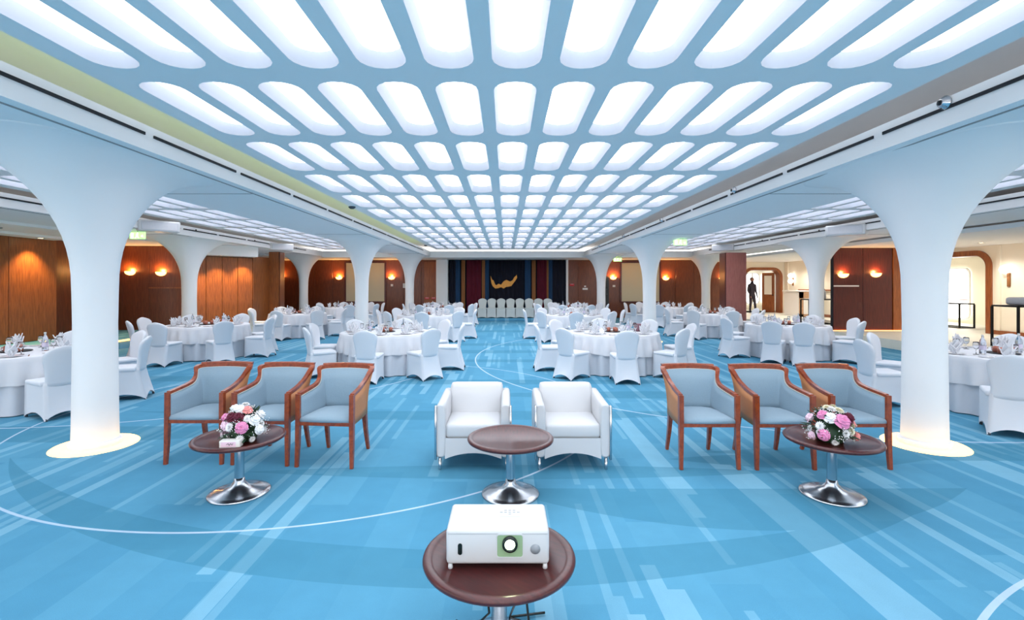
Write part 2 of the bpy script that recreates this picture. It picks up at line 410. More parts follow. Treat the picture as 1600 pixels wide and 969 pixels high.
# back wall: panels left and right of the stage
panel_wall('wall_back', (-11.7, YB), (-3.45, YB), 0.0, 3.0, 9, M['wood_mid'])
panel_wall('wall_back', (3.2, YB), (11.6, YB), 0.0, 3.0, 9, M['wood_mid'])
mb = MB(); mb.box(-3.5, 3.3, YB, YB+.12, 0, 3.0); struct(mb.build('wall_back', M['navy']))
mb = MB(); mb.rbox(-3.52, -2.93, 24.6, 25.15, 0, 3.0, .03); struct(mb.build('trim_8', M['plaster']))
mb = MB(); mb.rbox(3.08, 3.2, 24.8, 25.15, 0, 3.0, .02); struct(mb.build('trim_9', M['plaster']))
# stage platform
mb = MB(); mb.rbox(-3.3, 3.2, 22.95, 25.0, 0, .12, .015, 1, False); struct(mb.build('floor', M['carpet']))
# right: pier 1 (two sconces), pier 2, lobby walls
panel_wall('wall_right', (10.5, 15.6), (12.38, 15.6), ZP, 2.98, 2, M['wood_red'])
mb = MB(); mb.box(12.40, 12.66, 15.55, 15.75, ZP, 2.98); struct(mb.build('trim_10', M['wood_trim']))
panel_wall('wall_right', (8.42, 18.6), (9.2, 18.6), 0.0, 2.95, 1, M['wood_red_lit'])
vw = panel_wall('wall_right', (8.42, 19.1), (8.42, 18.6), 0.0, 2.95, 1, M['wood_red'])
LX, LY = 14.56, 25.4
def arch_wall(name, length, z0, z1, ox0, ox1, oz, rad, m, loc, rz, thick=.3):
    """wall in local xz with a round-cornered opening down to the floor"""
    mb = MB(); pts = [(ox0, z0)]
    for i in range(9): a = PI-PI/2*i/8; pts.append((ox0+rad+rad*math.cos(a), oz-rad+rad*math.sin(a)))
    for i in range(9): a = PI/2-PI/2*i/8; pts.append((ox1-rad+rad*math.cos(a), oz-rad+rad*math.sin(a)))
    pts.append((ox1, z0))
    out = [(0, z0)]
    for (x, z) in pts[1:-1]: out.append((0, z) if x < ox0+rad*.45 else ((length, z) if x > ox1-rad*.45 else (x, z1)))
    # corner verts so that the outline stays square
    out = []
    nseg = len(pts)
    for i, (x, z) in enumerate(pts):
        t = i/(nseg-1)
        if t < .28: out.append((0, z0+(z1-z0)*t/.28))
        elif t > .72: out.append((length, z0+(z1-z0)*(1-t)/.28))
        else: out.append((length*(t-.28)/.44, z1))
    fr = [(x, 0, z) for x, z in pts]; fo = [(x, 0, z) for x, z in out]
    br = [(x, thick, z) for x, z in pts]; bo = [(x, thick, z) for x, z in out]
    mb.rings([fo, fr, br, bo], False, smooth=False)
    # fill the two clipped corners
    i1 = max(i for i in range(nseg) if i/(nseg-1) < .28); i2 = min(i for i in range(nseg) if i/(nseg-1) > .72)
    mb.add([fo[i1], (0, 0, z1), fo[i1+1]], [(0, 1, 2)]); mb.add([fo[i2], (length, 0, z1), fo[i2-1]], [(0, 1, 2)])
    o = struct(mb.build(name, m, None, loc, rz))
    return o, pts
def arch_frame(parent, pts, wid, dep, m, inner_m=None):
    """door casing that follows the opening"""
    mb = MB(); n = len(pts); rs = []
    cx = (pts[0][0]+pts[-1][0])/2; zt = max(z for _, z in pts)
    for i, (x, z) in enumerate(pts):
        a = pts[max(i-1, 0)]; b = pts[min(i+1, n-1)]
        d = Vector((b[0]-a[0], b[1]-a[1])).normalized(); nx, nz = -d.y, d.x
        rs.append([(x, -.05, z), (x+nx*wid, -.05, z+nz*wid), (x+nx*wid, .0, z+nz*wid), (x, .0, z), ])
    mb.rings(rs, True, True, True, smooth=False); mb.build('door_frame', m, parent)
    mb = MB(); rs = [[(x, -.05, z), (x-0.0, dep, z)] for x, z in pts]
    mb.rings([[(x+(0.012 if x < cx else -.012), -.05, z-.01) for x, z in pts], [(x+(0.012 if x < cx else -.012), dep, z-.01) for x, z in pts]], False, smooth=True)
    mb.build('reveal', inner_m or m, parent)
# side wall (room side faces -x): local x runs along -y
wall_r, pts = arch_wall('wall_right', 21.0, ZP, 2.9, 8.75, 10.7, 2.62, .34, M['cream'], (LX, LY, 0), -PI/2)
arch_frame(wall_r, pts, .16, .34, M['wood_trim'], M['wood_trim'])
wall_e, pts = arch_wall('wall_back', 3.06, ZP, 2.9, 1.02, 2.80, 2.48, .34, M['cream'], (11.5, LY, 0), 0)
arch_frame(wall_e, pts, .14, .34, M['wood_trim'], M['wood_trim'])
mb = MB(); mb.box(17.6, 17.7, 9, 27.5, ZP, 2.9); struct(mb.build('wall_right', M['cream']))
mb = MB(); mb.box(10.5, 17.6, 28.4, 28.5, 0, 3.0); struct(mb.build('wall_back', M['cream']))
mb = MB(); mb.box(11, 17.6, 25.7, 28.4, .15, ZP); struct(mb.build('floor', M['lobby_floor']))
mb = MB(); mb.box(11, 17.6, 27.4, 28.5, 2.9, 3.0); struct(mb.build('ceiling', M['plaster']))
def window(name, w_, h_, loc, rz, mull=1):
    """bright round-cornered window with frame and mullions; local x along the wall, -y to the viewer"""
    mb = MB(); r = .22; L = []
    for (sx, sz, a0) in ((1, 1, 0), (-1, 1, PI/2), (-1, -1, PI), (1, -1, 3*PI/2)):
        for i in range(5):
            a = a0+PI/2*i/4; L.append((sx*(w_/2-r)+r*math.cos(a), sz*(h_/2-r)+r*math.sin(a)))
    o = MB().add([(x, 0, z) for x, z in L], [tuple(range(len(L)))]).build(name, M['daylight'], None, loc, rz); struct(o)
    mb.rings([[(x, -.03, z) for x, z in L], [(x*1.1, -.03, z*1.05) for x, z in L], [(x*1.1, .02, z*1.05) for x, z in L]], True, smooth=False)
    mb.build('window_frame', M['plaster'], o)
    mb = MB(); mb.box(-w_/2, w_/2, -.03, .0, -.25, -.22); mb.build('rail', M['wood_trim'], o)
    if mull > 1: MB().box(-.03, .03, -.035, .0, -h_/2, h_/2).build('mullion', M['cream'], o)
    return o
window('window_1', 1.15, 1.9, (17.55, 19.0, 1.38), -PI/2)
window('window_2', 1.05, 1.75, (17.55, 21.2, 1.38), -PI/2)
window('window_3', .75, 1.75, (14.35, 28.3, 1.5), 0, 2)
window('window_4', .7, 1.75, (13.4, 28.3, 1.5), 0, 2)
window('window_5', .7, 1.75, (15.3, 28.3, 1.5), 0, 2)
# open door leaf in the end doorway
dr = MB(); dr.box(0, .07, 0, .62, ZP, 2.36); dd = struct(dr.build('door_1', M['wood_trim'], None, (14.2, 25.72, 0), math.radians(38)))
MB().box(-.012, 0, .12, .5, 1.2, 2.2).build('door_glass', M['cream'], dd); MB().lathe([(.025, 0), (.03, .03), (.02, .05)], 10, (-.03, .06, 1.15)).build('door_handle', M['dark_metal'], dd)
dr = MB(); dr.box(-.05, 0, 0, .62, ZP, 2.36); dd = struct(dr.build('door_2', M['wood_trim'], None, (12.6, 25.72, 0), 0)); MB().box(-.06, -.05, .1, .5, .5, 1.1).build('door_panel', M['wood_red'], dd)
# baseboards, dado and pilasters of the lobby
mb = MB(); mb.box(LX-.03, LX, 16.85, 18.4, ZP, ZP+.12); struct(mb.build('baseboard_right', M['wood_trim']))
mb = MB(); mb.box(LX-.03, LX, 18.5, LY, ZP, ZP+.12); struct(mb.build('baseboard_right', M['wood_trim']))
mb = MB(); mb.box(LX-.03, LX, 8, 14.5, ZP, ZP+.12); struct(mb.build('baseboard_right', M['wood_trim']))
n = 11
for (ya, yb) in ((18.0, 18.12), (25.0, 25.12), (22.9, 23.0), (14.28, 14.4)):
    struct(MB().box(LX-.05, LX, ya, yb, ZP+.12, 2.88).build('trim_%d' % n, M['cream'])); n += 1
struct(MB().box(LX-.14, LX, 20.4, 24.0, 1.45, 1.5).build('trim_%d' % n, M['wood_trim'])); n += 1
struct(MB().box(LX-.14, LX, 10.4, 13.2, 1.45, 1.5).build('trim_%d' % n, M['wood_trim'])); n += 1
struct(MB().box(10.5, 11.3, 15.55, 15.575, 1.66, 1.70).build('trim_%d' % n, M['plaster'])); n += 1
struct(MB().box(-11.55, -10.5, 15.74, 15.765, 1.60, 1.64).build('trim_%d' % n, M['wood_trim'])); n += 1
struct(MB().box(12.0, 12.1, 15.75, 19, 0.3, .4).build('trim_%d' % n, M['cream'])); n += 1

# ------------------------------------------------------------------ columns
def column_mesh():
    mb = MB(); n = 56; rs = []
    def R(th, a, b, e=3.2):
        c, s_ = abs(math.cos(th)), abs(math.sin(th))
        return ((c/a)**e+(s_/b)**e)**(-1/e)
    prof = [(.215, 0.0), (.205, .04), (.20, .3), (.195, .8), (.19, 1.3), (.195, 1.6)]
    for r, z in prof: rs.append([(r*math.cos(2*PI*j/n), r*math.sin(2*PI*j/n), z) for j in range(n)])
    for i in range(1, 17):
        t = PI/2*i/16; z = 1.70+(ZS+.003-1.70)*math.sin(t); k = 1-math.cos(t)
        ring = []
        for j in range(n):
            th = 2*PI*j/n; r = .197+(R(th, .80, 1.45)-.197)*k; ring.append((r*math.cos(th), r*math.sin(th), z))
        rs.append(ring)
    return mb.rings(rs, True, True, True)
col_me = column_mesh().mesh('column_shaft'); col_me.materials.append(M['plaster'])
ring_me = MB().lathe([(.215, .0), (.215, .012), (.37, .012), (.385, .0)], 40, cap0=False, cap1=False).mesh('ring_glow'); ring_me.materials.append(M['warm_ring'])
plinth_me = MB().lathe([(.235, .0), (.235, .05), (.222, .065), (.2, .066)], 40).mesh('plinth'); plinth_me.materials.append(M['plaster'])
COLS = [(-4.4, 5.22, 'white flared column nearest the camera on the left, glowing base'), (4.52, 5.25, 'white flared column nearest the camera on the right, glowing base'),
        (-4.36, 14.75, 'white flared column behind the left front banquet table'), (4.36, 14.75, 'white flared column behind the right front banquet table'),
        (-4.36, 22.1, 'slim far white column left of the stage beside the white pier'), (4.36, 23.2-1, 'slim far white column right of the stage beside the doors'),
        (-9.3, 14.3, 'white flared column in front of the walnut folding partition'), (9.3, 14.55, 'white flared column beside the bright lobby opening'),
        (-9.3, 22.4, 'far white column before the brown back wall, far left'), (9.3, 22.6, 'far white column between maroon wall and right screen')]
for x, y, lb in COLS:
    t = thing('column', lb, 'column', (x, y, 0), 0, 'flared white columns')
    inst('column_shaft', col_me, t); inst('plinth', plinth_me, t)
    r = thing('column_ring_light', lb.replace('white flared column', 'warm ring light around the foot of column').replace('slim far white column', 'warm ring light at far column').replace('far white column', 'warm ring light at column').replace(', glowing base', ''), 'floor light', (x, y, 0), 0, 'ring lights at the column feet')
    inst('ring_glow', ring_me, r)

# ------------------------------------------------------------------ banquet chairs
def chair_proto(ms, name, label):
    t = thing(name, label, 'chair')
    # skirt: stretched cover from the seat edge to the four feet, hem arched between the feet
    nseg = 8
    def perim(x0, x1, yf, yb, pull=0.0):
        cs = [(-x0, yf), (x0, yf), (x1, yb), (-x1, yb)]; out = []
        for i in range(4):
            a, b = cs[i], cs[(i+1) % 4]
            for k in range(nseg):
                u = k/nseg; px, py = a[0]+(b[0]-a[0])*u, a[1]+(b[1]-a[1])*u
                q = 1-pull*math.sin(PI*u); out.append((px*q if i in (1, 3) else px, py*q if i in (0, 2) else py, u, i))
        return out
    rs = []
    for z, x0, x1, yf, yb, pull in ((0.0, .219, .219, -.245, .315, .03), (.16, .217, .203, -.24, .275, .08), (.30, .215, .19, -.235, .238, .04), (.42, .215, .182, -.235, .213, .0), (.46, .205, .176, -.225, .216, 0)):
        ring = []
        for (x, y, u, i) in perim(x0, x1, yf, yb, pull):
            hem = (.085 if i != 0 else .05)*(math.sin(PI*u)**.8) if z == 0 else 0
            ring.append((x, y, z+hem+.004))
        rs.append(ring)
    MB().rings(rs, True, False, True).build('skirt', ms, t)
    mb = MB(); mb.rbox(-.218, .218, -.245, .175, .425, .485, .025, 3); mb.build('seat', ms, t)
    # backrest: crown-shaped, waisted, leaning back
    rs = []
    W = [(.40, .182), (.50, .172), (.60, .178), (.70, .20), (.78, .214), (.83, .212), (.87, .182), (.90, .13), (.92, .075), (.933, .022)]
    for z in (.40, .46, .52, .58, .64, .70, .75, .79, .82, .85, .875, .895, .912, .925, .933):
        hw = interp(W, z); yc = .18+(z-.40)*.19+max(0, z-.6)*.05; th = .034 if z < .88 else .034*math.sqrt(max(.06, 1-((z-.88)/.056)**2)); ring = []
        for j in range(20):
            a = 2*PI*j/20; c, s_ = math.cos(a), math.sin(a)
            x = hw*math.copysign(abs(c)**.75, c); y = th*math.copysign(abs(s_)**.4, s_)-.03*(x/.2)**2*smoothstep(.46, .72, z)
            ring.append((x, yc+y, z))
        rs.append(ring)
    MB().rings(rs, True, True, True).build('backrest', ms, t)
    foot = MB().lathe([(.016, 0), (.018, .012), (.014, .03)], 10).mesh('foot'); foot.materials.append(M['foot'])
    for x, y in ((-.2, -.23), (.2, -.23), (-.2, .298), (.2, .298)): inst('foot', foot, t, (x, y, 0))
    return t
chairA = chair_proto(M['spandex'], 'banquet_chair', 'x'); usedA = []
def put_chair(x, y, rz, label, group, z=0):
    if not usedA:
        usedA.append(1); chairA.location = (x, y, z); chairA.rotation_euler.z = rz; chairA['label'] = label; chairA['group'] = group; return chairA
    return dup(chairA, (x, y, z), rz, label, group)
# ------------------------------------------------------------------ banquet tables
def cloth_mesh(R, ztop, drop, folds, amp, hem, seed, top=True, flare=.03):
    rnd = random.Random(seed); n = folds*8; mb = MB(); rs = []
    ph = [rnd.uniform(-.5, .5) for _ in range(folds)]; am = [rnd.uniform(.5, 1.2) for _ in range(folds)]
    if top:
        for r in (.02, R*.5, R*.9, R-.012): rs.append([(r*math.cos(2*PI*j/n), r*math.sin(2*PI*j/n), ztop) for j in range(n)])
    for k in range(7):
        u = k/6; ring = []
        for j in range(n):
            a = 2*PI*j/n; f = j/8.0; i = int(f) % folds
            wv = .5-.5*math.cos(2*PI*(f-int(f))); wv *= am[i]
            r = R+flare*u+amp*(wv-.35)*smoothstep(0, .7, u)
            z = ztop-.008-(drop+hem*math.sin(3*a+seed)+hem*.7*math.sin(7*a+seed*2))*u
            ring.append((r*math.cos(a+ph[i]*.02*u), r*math.sin(a+ph[i]*.02*u), max(z, .012)))
        rs.append(ring)
    return mb.rings(rs, True, top, False)
cloths = [cloth_mesh(.905, .758, .36, 26, .05, .02, sd).mesh('tablecloth') for sd in (1, 2, 3)]
skirts = [cloth_mesh(.87, .745, .725, 22, .06, .006, sd, False, .05).mesh('skirt') for sd in (4, 5, 6)]
for me in cloths: me.materials.append(M['cloth'])
for me in skirts: me.materials.append(M['skirt'])
top_me = MB().lathe([(.85, .715), (.87, .72), (.87, .74), (.85, .745)], 40).mesh('tabletop'); top_me.materials.append(M['wood_mid'])
tleg_me = MB().tube([(0, 0, 0), (0, 0, .715)], .02, 8).mesh('leg'); tleg_me.materials.append(M['dark_metal'])
# tableware
def napkin_me():
    mb = MB()
    for k, (a, l, tl) in enumerate(((0, .15, .1), (1.1, .13, .45), (2.3, .14, .5), (3.5, .13, .5), (4.6, .14, .45), (5.5, .12, .55), (.6, .16, .25), (2.9, .155, .25))):
        d = Vector((math.cos(a)*math.sin(tl), math.sin(a)*math.sin(tl), math.cos(tl))); sd = Vector((-math.sin(a), math.cos(a), 0))
        nrm = d.cross(sd).normalized()*.004; p = d*l; mid = d*l*.45
        q = [sd*-.02, mid-sd*.04, p, mid+sd*.04, sd*.02]
        mb.add([v+nrm for v in q]+[v-nrm for v in q], [(0, 1, 2, 3, 4), (9, 8, 7, 6, 5)]+[(i, 5+i, 5+(i+1) % 5, (i+1) % 5) for i in range(5)])
    return mb.mesh('napkin')
nap_me = napkin_me(); nap_me.materials.append(M['cloth'])
gl_me = MB().lathe([(.033, 0), (.033, .004), (.005, .01), (.005, .07), (.025, .085), (.038, .12), (.036, .155), (.032, .175), (.0305, .175), (.0345, .154), (.0365, .12), (.022, .088), (.002, .08)], 14, cap1=True).mesh('wine_glass'); gl_me.materials.append(M['glass'])
tum_me = MB().lathe([(.03, 0), (.038, .1), (.036, .1), (.028, .008)], 14).mesh('tumbler'); tum_me.materials.append(M['glass'])
pl_me = MB().lathe([(.06, 0), (.065, .004), (.12, .014), (.122, .017), (.07, .009), (.01, .008)], 24).mesh('plate'); pl_me.materials.append(M['plate'])
sp_me = MB().lathe([(.04, 0), (.075, .008), (.076, .011), (.04, .005), (.006, .005)], 20).mesh('side_plate'); sp_me.materials.append(M['plate'])
bt_me = MB().lathe([(.036, 0), (.038, .01), (.038, .15), (.03, .19), (.014, .225), (.013, .245)], 16).mesh('bottle_body'); bt_me.materials.append(M['bottle'])
cap_me = MB().lathe([(.015, .243), (.015, .268), (.012, .27)], 12).mesh('bottle_cap'); cap_me.materials.append(M['white_plastic'])
lab_me = MB().lathe([(.0388, .06), (.0388, .12)], 16, cap0=False, cap1=False).mesh('bottle_label'); lab_me.materials.append(M['bottle_label'])
mug_me = MB().lathe([(.03, 0), (.036, .01), (.038, .05), (.032, .085), (.03, .085), (.033, .05), (.03, .012)], 14).mesh('copper_pot'); mug_me.materials.append(M['copper'])
hd_me = MB().tube([(.035, 0, .065), (.058, 0, .06), (.06, 0, .035), (.036, 0, .02)], .005, 6).mesh('handle'); hd_me.materials.append(M['copper'])
tr_me = MB().lathe([(.17, 0), (.185, .012), (.18, .014), (.165, .005)], 24).mesh('serving_tray'); tr_me.materials.append(M['tray'])
pail_me = MB().lathe([(.06, 0), (.075, .08), (.085, .15), (.09, .155), (.082, .152), (.07, .08), (.055, .01)], 20).mesh('ice_pail'); pail_me.materials.append(M['metal_pail'])
def knife():
    return MB().rbox(-.006, .006, -.11, .11, 0, .003, .001, 1, False).mesh('knife')
kn_me = knife(); kn_me.materials.append(M['chrome'])
# name, centre, seat angles (0 = side towards the camera, positive = towards the right), chair radius tweak
TABLES = [
 ('front left table', -2.44, 9.95, (0, 44, 90, 135, 178, 222, 268, 308)),
 ('front right table', 2.20, 9.95, (-4, 42, 88, 136, 180, 226, 274, 314)),
 ('middle left table', -2.55, 15.6, (5, 50, 95, 140, 185, 230, 275, 320)),
 ('middle right table', 2.20, 15.6, (-6, 40, 85, 130, 175, 220, 268, 312)),
 ('farthest table left of stage', -2.75, 20.6, (20, 65, 110, 155, 200, 245, 290, 335)),
 ('farthest table right of stage', 2.75, 20.6, (-20, 25, 70, 115, 160, 205, 250, 295)),
 ('left edge table', -7.05, 7.0, (62, 107, 152, 197, 242)),
 ('table by the walnut partition', -7.2, 11.75, (-4, 42, 88, 134, 180, 226, 270, 316)),
 ('far left table', -7.0, 16.4, (0, 45, 92, 136, 180, 225, 270, 318)),
 ('farthest left side table', -6.8, 20.8, (22, 67, 112, 157, 202, 247, 292, 337)),
 ('right edge table', 6.95, 6.8, (-44, 85, 130, 176, 218, 262)),
 ('table by the lobby', 6.80, 11.75, (-18, 38, 84, 128, 176, 222, 276, 318)),
 ('far right table', 6.95, 16.4, (0, 45, 92, 136, 180, 225, 270, 318)),
 ('farthest right side table', 6.75, 20.9, (22, 67, 112, 157, 202, 247, 292, 337)),
]
def side_word(a):
    a = a % 360
    return ['near side', 'near right', 'right side', 'far right', 'far side', 'far left', 'left side', 'near left'][int((a+22.5)//45) % 8]
rnd = random.Random(11)
for ti, (nm, cx, cy, angs) in enumerate(TABLES):
    tb = thing('banquet_table', 'round banquet table with white underskirt, %s' % nm, 'table', (cx, cy, 0), 0, 'round banquet tables')
    inst('tabletop', top_me, tb); inst('skirt', skirts[ti % 3], tb, rz=ti*.7)
    for q in range(4): inst('leg', tleg_me, tb, (.55*math.cos(q*PI/2+.8), .55*math.sin(q*PI/2+.8), 0))
    tc_ = inst('tablecloth', cloths[ti % 3], None, (cx, cy, 0), ti*1.1)
    tag(tc_, 'white cloth over the %s' % nm, 'tablecloth', 'white round tablecloths')
    seen = {}
    for a in angs:
        wd = side_word(a); seen[wd] = seen.get(wd, 0)+1
        extra = ', second' if seen[wd] > 1 else ''
        r = 1.28+rnd.uniform(-.04, .06); th = math.radians(a)
        if nm == 'right edge table' and a in (-44, 262): r = 1.55
        x, y = cx+r*math.sin(th), cy-r*math.cos(th)
        put_chair(x, y, th+PI+PI+rnd.uniform(-.12, .12)+(PI if False else 0)+PI, 'white covered chair at the %s, %s seat%s' % (nm, wd, extra), 'chairs around the banquet tables')
    zt = .758
    n_set = 8 if cy < 18 else 6
    for q in range(n_set):
        a = -PI/2+2*PI*q/n_set+rnd.uniform(-.06, .06)
        def at(r, da=0.0): return (cx+r*math.cos(a+da), cy+r*math.sin(a+da), zt)
        w_ = side_word(360*q/n_set)+' place'
        tag(inst('plate', pl_me, None, at(.70), a), 'white dinner plate on the %s, %s' % (nm, w_), 'plate', 'dinner plates on the '+nm)
        p = at(.70); tag(inst('napkin', nap_me, None, (p[0], p[1], zt+.012), rnd.uniform(0, 6), 1.3), 'white napkin folded into points on the %s, %s' % (nm, w_), 'napkin', 'folded napkins on the '+nm)
        tag(inst('wine_glass', gl_me, None, at(.48, .17)), 'clear stemmed glass on the %s, %s' % (nm, w_), 'glass', 'glasses on the '+nm)
        if cy < 13:
            tag(inst('side_plate', sp_me, None, at(.70, -.29), a), 'small white side plate on the %s, %s' % (nm, w_), 'plate', 'side plates on the '+nm)
            tag(inst('knife', kn_me, None, at(.70, .24), a+PI/2), 'steel table knife on the %s, %s' % (nm, w_), 'knife', 'knives on the '+nm)
    tag(inst('serving_tray', tr_me, None, (cx, cy, zt)), 'dark round tray in the middle of the %s' % nm, 'tray', 'centre trays')
    for q in range(3):
        a = 2.1*q+ti; t = thing('copper_pot', 'small copper pot on the %s tray, %s' % (nm, ['first', 'second', 'third'][q]), 'pot', (cx+.09*math.cos(a), cy+.09*math.sin(a), zt+.006), a, 'copper pots on the '+nm)
        pb = inst('pot_body', mug_me, t); inst('handle', hd_me, pb)
    for q, (dx, dy) in enumerate(((-.33, -.05), (.33, .1))):
        t = thing('water_bottle', 'clear water bottle on the %s, %s of the tray' % (nm, 'left' if q == 0 else 'right'), 'bottle', (cx+dx, cy+dy, zt), 0, 'water bottles on the banquet tables')
        bb = inst('bottle_body', bt_me, t); inst('bottle_cap', cap_me, t); inst('bottle_label', lab_me, bb)
t = thing('ice_pail', 'pinkish metal pail on the front right table', 'pail', (2.72, 10.05, .758)); inst('pail_body', pail_me, t)
# ------------------------------------------------------------------ stage chairs, curtains, emblem
chairB = chair_proto(M['stage_spandex'], 'banquet_chair', 'x')
XS = [-1.13+.456*k for k in range(8)]
ORD = ['first', 'second', 'third', 'fourth', 'fifth', 'sixth', 'seventh', 'eighth']
for k, x in enumerate(XS):
    lb = 'pale covered chair on the stage before the curtain, %s from the left' % ORD[k]
    if k == 0:
        chairB.location = (x, 23.55, .12); chairB['label'] = lb; chairB['group'] = 'chairs in a row on the stage'
    else: dup(chairB, (x, 23.55, .12), 0, lb, 'chairs in a row on the stage')
def curtain(x0, x1, y, m, label, folds):
    mb = MB(); n = max(6, int(folds*8)); rs = []
    for z in (.12, 1.0, 2.0, 2.97):
        rs.append([(x0+(x1-x0)*j/n, y+.035*math.sin(2*PI*folds*j/n)*(1.1-.15*z/3), z) for j in range(n+1)] +
                  [(x0+(x1-x0)*j/n, y+.02+.035*math.sin(2*PI*folds*j/n)*(1.1-.15*z/3), z) for j in reversed(range(n+1))])
    tag(mb.rings(rs, True, True, True).build('stage_curtain', m), label, 'curtain', 'stage curtains')
def cxp(px, Y=24.9): return (px-790)*Y/760
for a, b, m, lb, fo in ((702, 712, 'navy', 'dark navy curtain beside the white pier', 2), (712, 719, 'blue_c', 'blue curtain strip far left of the stage', 1.5), (721, 727, 'gold_c', 'gold curtain strip left of the red one', 1),
    (729, 752, 'red_c', 'deep red curtain left of the gold emblem', 4), (753, 758, 'gold_c', 'narrow gold curtain strip right of the left red curtain', 1), (758, 764, 'blue_c', 'blue curtain strip just left of the centre', 1.5),
    (820, 829, 'blue_c', 'blue curtain strip just right of the centre', 1.5), (831, 837, 'gold_c', 'gold curtain strip right of the emblem', 1),
    (839, 854, 'red_c', 'deep red curtain right of the gold emblem', 3), (854, 857, 'gold_c', 'thin gold curtain strip right of the red curtain', 1), (857, 863, 'blue_c', 'blue curtain strip far right of the stage', 1.5), (863, 885, 'navy', 'dark navy curtain at the right end of the stage', 4)):
    curtain(cxp(a), cxp(b), 24.85, M[m], lb, fo)
curtain(cxp(727)-.1, cxp(848), 25.02, M['navy'], 'wide black-navy centre curtain behind the gold emblem', 22)
# gold emblem: crescent of ragged gold strips
em = [(766.5, 431), (769, 437), (771, 438), (773, 443), (775, 446), (779, 443.5), (783, 445), (787, 439.5), (791, 437.5), (794, 438.5), (797, 440), (801, 438), (803, 434), (807.5, 429.5),
      (808, 434), (805, 439), (802, 443), (799, 447), (795, 448), (791, 448.5), (787, 451), (783, 449), (778, 450.5), (774, 451), (770, 447.5), (768, 443), (767, 437)]
Ye = 24.925
mb = MB(); P2 = [((x-790)*Ye/760, HC-(y-445)*Ye/760) for x, y in em]; nE = len(P2)
bm = bmesh.new(); vs = [bm.verts.new((x, Ye, z)) for x, z in P2]; bmesh.ops.triangle_fill(bm, edges=[bm.edges.new((vs[i], vs[(i+1) % nE])) for i in range(nE)], use_beauty=True)
r = bmesh.ops.extrude_face_region(bm, geom=bm.faces[:]); [setattr(v, 'co', v.co+Vector((0, .05, 0))) for v in r['geom'] if isinstance(v, bmesh.types.BMVert)]
bmesh.ops.recalc_face_normals(bm, faces=bm.faces); me = bpy.data.meshes.new('gold_emblem'); bm.to_mesh(me); bm.free(); me.materials.append(M['gold'])
tag(inst('gold_emblem', me), 'ragged gold crescent emblem hung on the dark stage curtain', 'emblem')
# ------------------------------------------------------------------ screens, signs and doors on the back wall
def px2(px, py, Y): return ((px-790)*Y/760, HC-(py-445)*Y/760)
for (a, b, lb) in ((541, 601, 'beige pull-down screen on the back wall, left of the stage'), (971, 1030, 'beige pull-down screen on the back wall, right of the stage')):
    Y = YB-.05; x0, z1 = px2(a, 411, Y); x1, z0 = px2(b, 471, Y)
    t = thing('projection_screen', lb, 'screen', ((x0+x1)/2, Y, z0), 0, 'screens on the back wall'); hw = (x1-x0)/2; h = z1-z0
    MB().box(-hw, hw, -.02, 0, 0, h).build('screen_sheet', M['screen'], t)
    MB().box(-hw-.09, hw+.09, -.05, 0, h, h+.08).build('screen_case', M['wood_red'], t)
    for s in (-1, 1): MB().box(min(s*hw, s*(hw+.09)), max(s*hw, s*(hw+.09)), -.05, 0, -.02, h).build('screen_frame', M['wood_red'], t)
    MB().box(-hw-.09, hw+.09, -.05, 0, -.08, -.0).build('screen_bar', M['wood_red'], t)
def small_sign(px0, px1, py0, py1, Y, m, label, cat='sign', name='wall_sign', marks=0, mm=None):
    x0, z1 = px2(px0, py0, Y); x1, z0 = px2(px1, py1, Y)
    o = MB().box(-(x1-x0)/2, (x1-x0)/2, -.025, 0, -(z1-z0)/2, (z1-z0)/2).build(name, m, None, ((x0+x1)/2, Y-.035, (z0+z1)/2)); tag(o, label, cat)
    w2, h2 = (x1-x0)/2, (z1-z0)/2
    for k in range(marks):
        MB().box(-w2*.7, w2*.7, -.028, -.024, h2*(.6-.55*k)-h2*.1, h2*(.6-.55*k)+h2*.1).build('print_line', mm or M['grey_plastic'], o)
    return o
small_sign(664, 671, 464.5, 467.5, YB, M['red_sign'], 'left of two small red signs low on the back wall', marks=2, mm=M['paper'])
small_sign(674, 681, 464.5, 467.5, YB, M['red_sign'], 'right of two small red signs low on the back wall', marks=2, mm=M['paper'])
small_sign(890, 897, 443.5, 447, YB, M['red_sign'], 'small red sign on the brown wall right of the curtain', marks=1, mm=M['paper'])
small_sign(910, 918, 450, 453, YB, M['paper'], 'white switch plate beside the door right of stage', 'switch plate')
small_sign(912.5, 915.5, 446.5, 448.5, YB, M['paper'], 'tiny white detector above the switch plate', 'detector')
small_sign(937, 942, 444, 451, YB, M['paper'], 'white notice on the dark door right of the far column', marks=3)
small_sign(630, 635.5, 443, 450, YB, M['paper'], 'white notice with print beside the left far column', marks=3)
small_sign(946, 949, 451, 461, YB, M['grey_plastic'], 'tall grey door handle plate right of the far column', 'door plate')
small_sign(611, 614.5, 444, 447.5, YB, M['paper'], 'white thermostat under the bright left wall lamp', 'thermostat')
small_sign(957, 961, 445.5, 448.5, YB, M['paper'], 'white thermostat under the bright right wall lamp', 'thermostat')
dr = struct(MB().rbox(px2(935, 432, YB)[0], px2(951, 490, YB)[0], YB-.06, YB-.03, 0, px2(935, 432, YB)[1], .008, 1, False).build('door_3', M['tray']))
dr = struct(MB().rbox(px2(903, 408, YB)[0], px2(921, 490, YB)[0], YB-.05, YB-.031, 0, 2.9, .006, 1, False).build('door_4', M['wood_mid']))
dr = struct(MB().rbox(px2(663, 408, YB)[0], px2(682, 490, YB)[0], YB-.05, YB-.031, 0, 2.9, .006, 1, False).build('door_5', M['wood_trim']))
